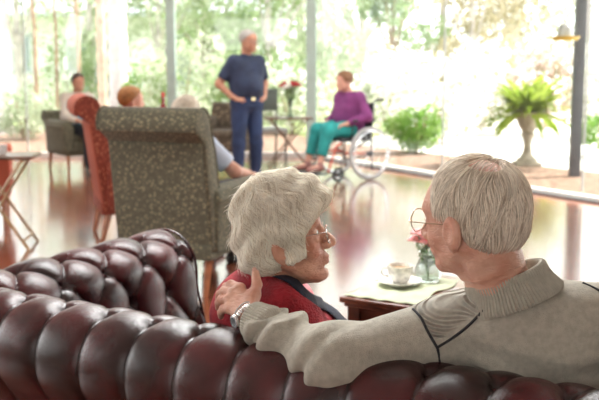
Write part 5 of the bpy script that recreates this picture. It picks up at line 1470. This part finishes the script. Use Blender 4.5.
        # thin spot at the crown where scalp shows
        d = np.maximum(d, -(ell(L, (-.044, .018, .135), (.036, .032, .030))))
        return d
    V, F = sdf_mesh(lambda P: hair_v(H.loc(P)) * H.sc, H.c - .2, H.c + .2, .0032)
    ho = mesh_from('hair', [(V, F)], mat('sparse_grey_hair', (0.56, 0.46, 0.35), rough=.8, var=.22, vscale=60, bump=.5, bscale=150), root)
    rad = radial_fn(lambda L: su(ell(L, (-.008, 0, .052), (.1055, .0835, .090)), ell(L, (-.050, 0, .010), (.053, .067, .061)), .02))
    rg = np.random.default_rng(5); n = 11000
    Dn = rg.normal(size=(n * 3, 3)); Dn /= np.linalg.norm(Dn, axis=1)[:, None]
    P0 = C0 + Dn * rad(Dn)[:, None]
    on = (plane(P0, (.066, 0, .105), (1, 0, -.95)) < 0) & (plane(P0, (.054, 0, .050), (1, 0, .20)) < 0) & (P0[:, 2] > np.where(P0[:, 0] > -.012, .030, -.036 - (P0[:, 0] + .012) * .35))
    crown = ell(P0, (-.044, .018, .135), (.038, .034, .032)) < 0
    on &= ~(crown & (rg.random(len(P0)) < .86))
    for s_ in (-1, 1): on &= ell(P0, (-.006, s_ * .088, .0), (.024, .026, .038)) > 0
    P0 = P0[on][:n]
    cr = np.array([-.045, -.01, .160])
    def flow(P, k):
        f = P - cr; f = f / (np.linalg.norm(f, axis=1)[:, None] + 1e-6)
        topm = np.clip((P[:, 2] - .09) / .04, 0, 1)
        f = f + np.outer(topm, [.5, .35, 0]) + np.array([-.12, 0, -.30])
        n0 = (P - C0) / np.linalg.norm(P - C0, axis=1)[:, None]; t = tangent(P, f); s_ = np.cross(n0, t)
        return tangent(P, t + s_ * (.28 * np.sin(P[:, 0] * 90 + P[:, 2] * 70 + P[:, 1] * 50 + k * .25))[:, None])
    seg = rg.uniform(.0035, .0058, len(P0))
    paths = strands(H, rad, P0, flow, 8, seg, .0020, None, rg); paths += rg.normal(size=(len(P0), 1, 3)) * .0010
    low = paths[:, -1, 2] > np.where(paths[:, -1, 0] > -.012, .005, -.062); paths = paths[low]; k_ = len(paths)
    sh = rg.uniform(.72, 1.15, (k_, 1)) * np.array([[1.0, .92, .78]])
    dk = (rg.uniform(0, 1, (k_, 1)) < .30); sh = np.where(dk, sh * np.array([[.60, .55, .50]]), sh)
    strand_mesh('hair_strands', paths, rg.uniform(.00032, .00068, k_), H, bpy.data.materials['hair_strand'], ho, sh)
    q = rg.choice(k_, 240); wisps = paths[q][:, :7].copy(); dr = (wisps[:, :1] - C0); dr /= np.linalg.norm(dr, axis=2)[..., None]
    wisps = wisps + dr * (np.linspace(0, 1, 7)[None, :, None] ** 1.5) * rg.uniform(.002, .009, (240, 1, 1))
    strand_mesh('hair_wisps', wisps, np.full(240, .00032), H, bpy.data.materials['hair_strand'], ho, sh[q])

    # sweater
    m_sw = mat('grey_marl_sweater', (0.42, 0.40, 0.335), rough=.95, var=.10, vscale=70, sheen=.08)
    N, L_, b = nodes(m_sw)
    tc = N.new('ShaderNodeTexCoord')
    a1 = N.new('ShaderNodeAttribute'); a1.attribute_name = 'rib'; a2 = N.new('ShaderNodeAttribute'); a2.attribute_name = 'ribmask'
    sn = N.new('ShaderNodeMath'); sn.operation = 'SINE'; L_.new(a1.outputs['Fac'], sn.inputs[0])
    ml = N.new('ShaderNodeMath'); ml.operation = 'MULTIPLY'; L_.new(sn.outputs[0], ml.inputs[0]); L_.new(a2.outputs['Fac'], ml.inputs[1])
    kn_ = N.new('ShaderNodeTexNoise'); kn_.inputs['Scale'].default_value = 420; kn_.inputs['Detail'].default_value = 3; L_.new(tc.outputs['Object'], kn_.inputs['Vector'])
    ad = N.new('ShaderNodeMath'); ad.operation = 'MULTIPLY_ADD'; ad.inputs[1].default_value = .5; L_.new(kn_.outputs['Fac'], ad.inputs[0]); L_.new(ml.outputs[0], ad.inputs[2])
    bp = N.new('ShaderNodeBump'); bp.inputs['Strength'].default_value = 1.0; bp.inputs['Distance'].default_value = .0060; L_.new(ad.outputs[0], bp.inputs['Height']); L_.new(bp.outputs['Normal'], b.inputs['Normal'])
    ua = nrm(eL - sL); fa = nrm(wL - eL); La = np.linalg.norm(wL - eL)
    cuffc = wL + (eL - wL) * .16
    def folds(P):
        # forearm: bunched rings that tilt; upper arm: long drags; back: soft horizontal sags
        t = (P - eL) @ fa / La; s_ = (P - eL) @ nrm(np.cross(fa, UP))
        m1 = np.clip((t + .15) / .3, 0, 1) * np.clip((.86 - t) / .1, 0, 1) * (np.abs((P - eL) @ np.cross(fa, np.cross(fa, UP))) < .3)
        near = np.exp(-(np.minimum(armL(P, 0), .2) / .05) ** 2)
        z = (P - eL)[:, 2] - (P - eL) @ fa * fa[2]
        f1 = .0125 * np.sin(t * 21 + z * 34 + 1.1 * np.sin(t * 9 + z * 20)) * m1 * near
        t2 = (P - sL) @ ua; f2 = .0055 * np.sin(z * 90 + t2 * 28 + 2 * np.sin(t2 * 14)) * np.exp(-((t2 - .20) / .09) ** 2) * near
        f3 = .0045 * np.sin(P[:, 2] * 80 + P[:, 0] * 14 + 1.3 * np.sin(P[:, 0] * 16)) * np.clip((P[:, 0] - sL[0]) / .06, 0, 1) * np.clip((neck[2] - .07 - P[:, 2]) / .05, 0, 1)
        return f1 + f2 + f3 + .003 * fnoise(P, 24, 12)
    def sweat(P):
        o = .013
        d = torso(P, o)
        a = armL(P, .017)
        a = su(a, sph(P, eL + A(-.01, -.006, -.012), .062), .03)
        a = su(a, rc(P, eL * .75 + wL * .25 - UP * .014, eL * .25 + wL * .75 - UP * .006, .056, .048), .02)
        a = np.maximum(a, plane(P, cuffc, fa))
        d = su(d, a, .035)
        d = su(d, np.maximum(armR(P, .018), plane(P, wR * .9 + eR * .1, wR - eR)), .035)
        d = d + folds(P)
        d = np.maximum(d, -rc(P, neck - UP * .03, neck + UP * .2, .060, .075))
        d = np.maximum(d, P[:, 2] - (neck[2] + .012 + (P[:, 0] - neck[0]) * .20))
        return np.maximum(d, -(P[:, 2] - .50))
    V, F = sdf_mesh(sweat, A(-.30, 1.60, .44), A(1.02, 2.42, .99), .0045)
    q_up = np.cross(ua, nrm(np.cross(UP, ua)))
    def rib(Vx):
        q = Vx - sL
        return ((q @ nrm(A(0.10, -.35, .95))) + .012 * np.sin((q @ ua) * 30)) * 2 * math.pi / .0105
    yoke_a, yoke_b = at(438, 303, 1.85), at(437, 346, 1.84)
    def ribmask(Vx):
        j, l, r = at(437, 345, 1.84), at(404, 306, 1.85), at(490, 303, 1.85)
        def side(p, q_): n_ = np.array([-(q_ - p)[2], (q_ - p)[0]]); n_ = n_ / np.linalg.norm(n_); return (Vx[:, 0] - p[0]) * n_[0] + (Vx[:, 2] - p[2]) * n_[1]
        return (np.clip(-side(j, l) / .006, 0, 1) * np.clip(side(j, r) / .006, 0, 1)).clip(0, 1)
    mesh_from('sweater', [(V, F)], m_sw, root, attrs={'rib': rib, 'ribmask': ribmask})
    swo = root.children[-1]
    # ribbed collar: stand-up ring with modelled ribs
    def ring_ribs(name, rows, nr, amp, mat_, thick=.004, n=560):
        """rows: list of (centre, axis a, axis b) ellipses from bottom to top"""
        V = []; 
        for (c, a, b_) in rows:
            for k in range(n):
                t = 2 * math.pi * k / n; s_ = 1 + amp * math.cos(nr * t)
                V.append(c + a * math.cos(t) * s_ + b_ * math.sin(t) * s_)
        m_ = len(rows); F = [(i * n + k, i * n + (k + 1) % n, (i + 1) * n + (k + 1) % n, (i + 1) * n + k) for i in range(m_ - 1) for k in range(n)]
        return mesh_from(name, [(np.array(V), F)], mat_, root)
    m_cl = mat('grey_rib_knit', (0.42, 0.40, 0.335), rough=.95, var=.08, vscale=70, bump=.3, bscale=380, sheen=.08)
    cax = nrm(A(-.36, .10, .93))       # the collar leans with the neck
    ex = nrm(np.cross(A(0, 1, 0), cax)); ey = np.cross(cax, ex)
    rows = []
    for h, rx, ry in ((-.024, .096, .088), (-.016, .098, .090), (-.006, .093, .087), (.008, .086, .083), (.022, .082, .080), (.034, .081, .079), (.040, .078, .076), (.041, .074, .072), (.036, .070, .068), (.020, .069, .067), (-.010, .070, .068)):
        rows.append((neck + cax * h + A(.010, .0, .004), ex * rx * 1.04, ey * ry * 1.02))
    ring_ribs('collar', rows, 84, .030, m_cl, n=672)
    # cuff
    cx = nrm(fa); e1 = nrm(np.cross(UP, cx)); e2 = np.cross(cx, e1)
    rows = []
    for h, r in ((-.050, .034), (-.040, .045), (-.026, .0475), (-.012, .0455), (.006, .0435), (.018, .0430), (.022, .0415), (.020, .037), (.0, .034), (-.03, .034)):
        rows.append((cuffc + cx * h, e1 * r, e2 * r))
    ring_ribs('cuff', rows, 42, .030, m_cl, n=336)
    # dark piping along the raglan seams, laid on the knit
    def march(px, py):
        o = np.array([0, 0, CAM_H]); dr = nrm(at(px, py, 2.0) - o); t = 1.5
        for _ in range(80):
            v = sweat((o + dr * t)[None])[0]; t += v * .6
            if abs(v) < 2e-4: return o + dr * t
            if t > 2.4: break
        return None
    m_pipe = mat('charcoal_piping', (0.018, 0.018, 0.022), rough=.8)
    for pp in ([(490, 303), (480, 314), (468, 326), (454, 337), (438, 347)], [(404, 306), (413, 309), (421, 318), (428, 332), (435, 344), (438, 350), (440, 364)], [(572, 279), (583, 283), (598, 290), (612, 300)]):
        hit = [q_ for q_ in (march(*p) for p in pp) if q_ is not None]
        if len(hit) < 2: continue
        P = catmull(hit, 40)[0]
        MB().tube(P, .0030, 8).build('piping', m_pipe, root, keep_world=True)
    # trousers and shoes, hidden behind the sofa back
    def tr(P):
        d = np.maximum(torso(P, .004), P[:, 2] - .60)
        for a, b_, c in ((hL, knL, anL), (hR, knR, anR)): d = su(d, np.maximum(chain(P, [a, b_, c], [.11, .08, .06], .03), -(P[:, 2] - .11)), .03)
        return d
    mesh_from('trousers', [sdf_mesh(tr, lo, A(1.1, 3.1, .75), .012)], m_blackcl, root)
    for a in (anL, anR):
        mesh_from('shoe', [sdf_mesh(lambda P: np.maximum(rc(P, a - sf * .03 - UP * .04, a + sf * .15 - UP * .052, .044, .035), -(P[:, 2] - .001)), a - .25, a + .25, .01)], m_shoe, root)
    # bracelet and watch on the wrist
    m_sil = mat('polished_silver', (.62, .62, .62), rough=.2, metal=1)
    ax = nrm(wr + (kn[1] - wr) * .2 - (wL + (eL - wL) * .1)); a1_ = nrm(np.cross(ax, UP)); a2_ = np.cross(ax, a1_)
    def loop(c, r1, n=40, tl=0): return [c + a1_ * math.cos(t) * r1 + a2_ * math.sin(t) * r1 + ax * tl * math.cos(t) for t in np.linspace(0, 2 * math.pi, n + 1)[:-1]]
    wc = wr + ax * -.002
    MB().tube(loop(wc + ax * .010, .0305, tl=.004), .0022, 8, closed=True).build('bangle', m_sil, root, keep_world=True)
    lk = MB(); cw = wc - ax * .006
    for i, p in enumerate(loop(cw, .0318, 26)):
        n_ = nrm(p - cw); t_ = np.cross(ax, n_); M = Matrix((tuple(t_) + (0,), tuple(ax) + (0,), tuple(n_) + (0,), (0, 0, 0, 1))).transposed()
        lk.box(p, (.0062, .013, .0030), rot=M, bev=.0010)
    wo = lk.build('watch_strap', m_sil, root, keep_world=True)
    nd = nrm(nrm(A(-.8, -.6, -.1)) - ax * (nrm(A(-.8, -.6, -.1)) @ ax)); p = cw + nd * .0345; t_ = np.cross(ax, nd); M = Matrix((tuple(t_) + (0,), tuple(ax) + (0,), tuple(nd) + (0,), (0, 0, 0, 1))).transposed()
    MB().lathe([(0, -.003), (.015, -.003), (.0165, 0), (.0155, .004), (.0135, .0048), (0, .0040)], c=p, n=28, axis=M).build('watch_case', m_sil, wo, keep_world=True)
    MB().lathe([(0, .0046), (.0125, .0046)], c=p, n=28, axis=M).build('watch_face', mat('watch_dial', (.12, .13, .14), rough=.15), wo, keep_world=True)
man()
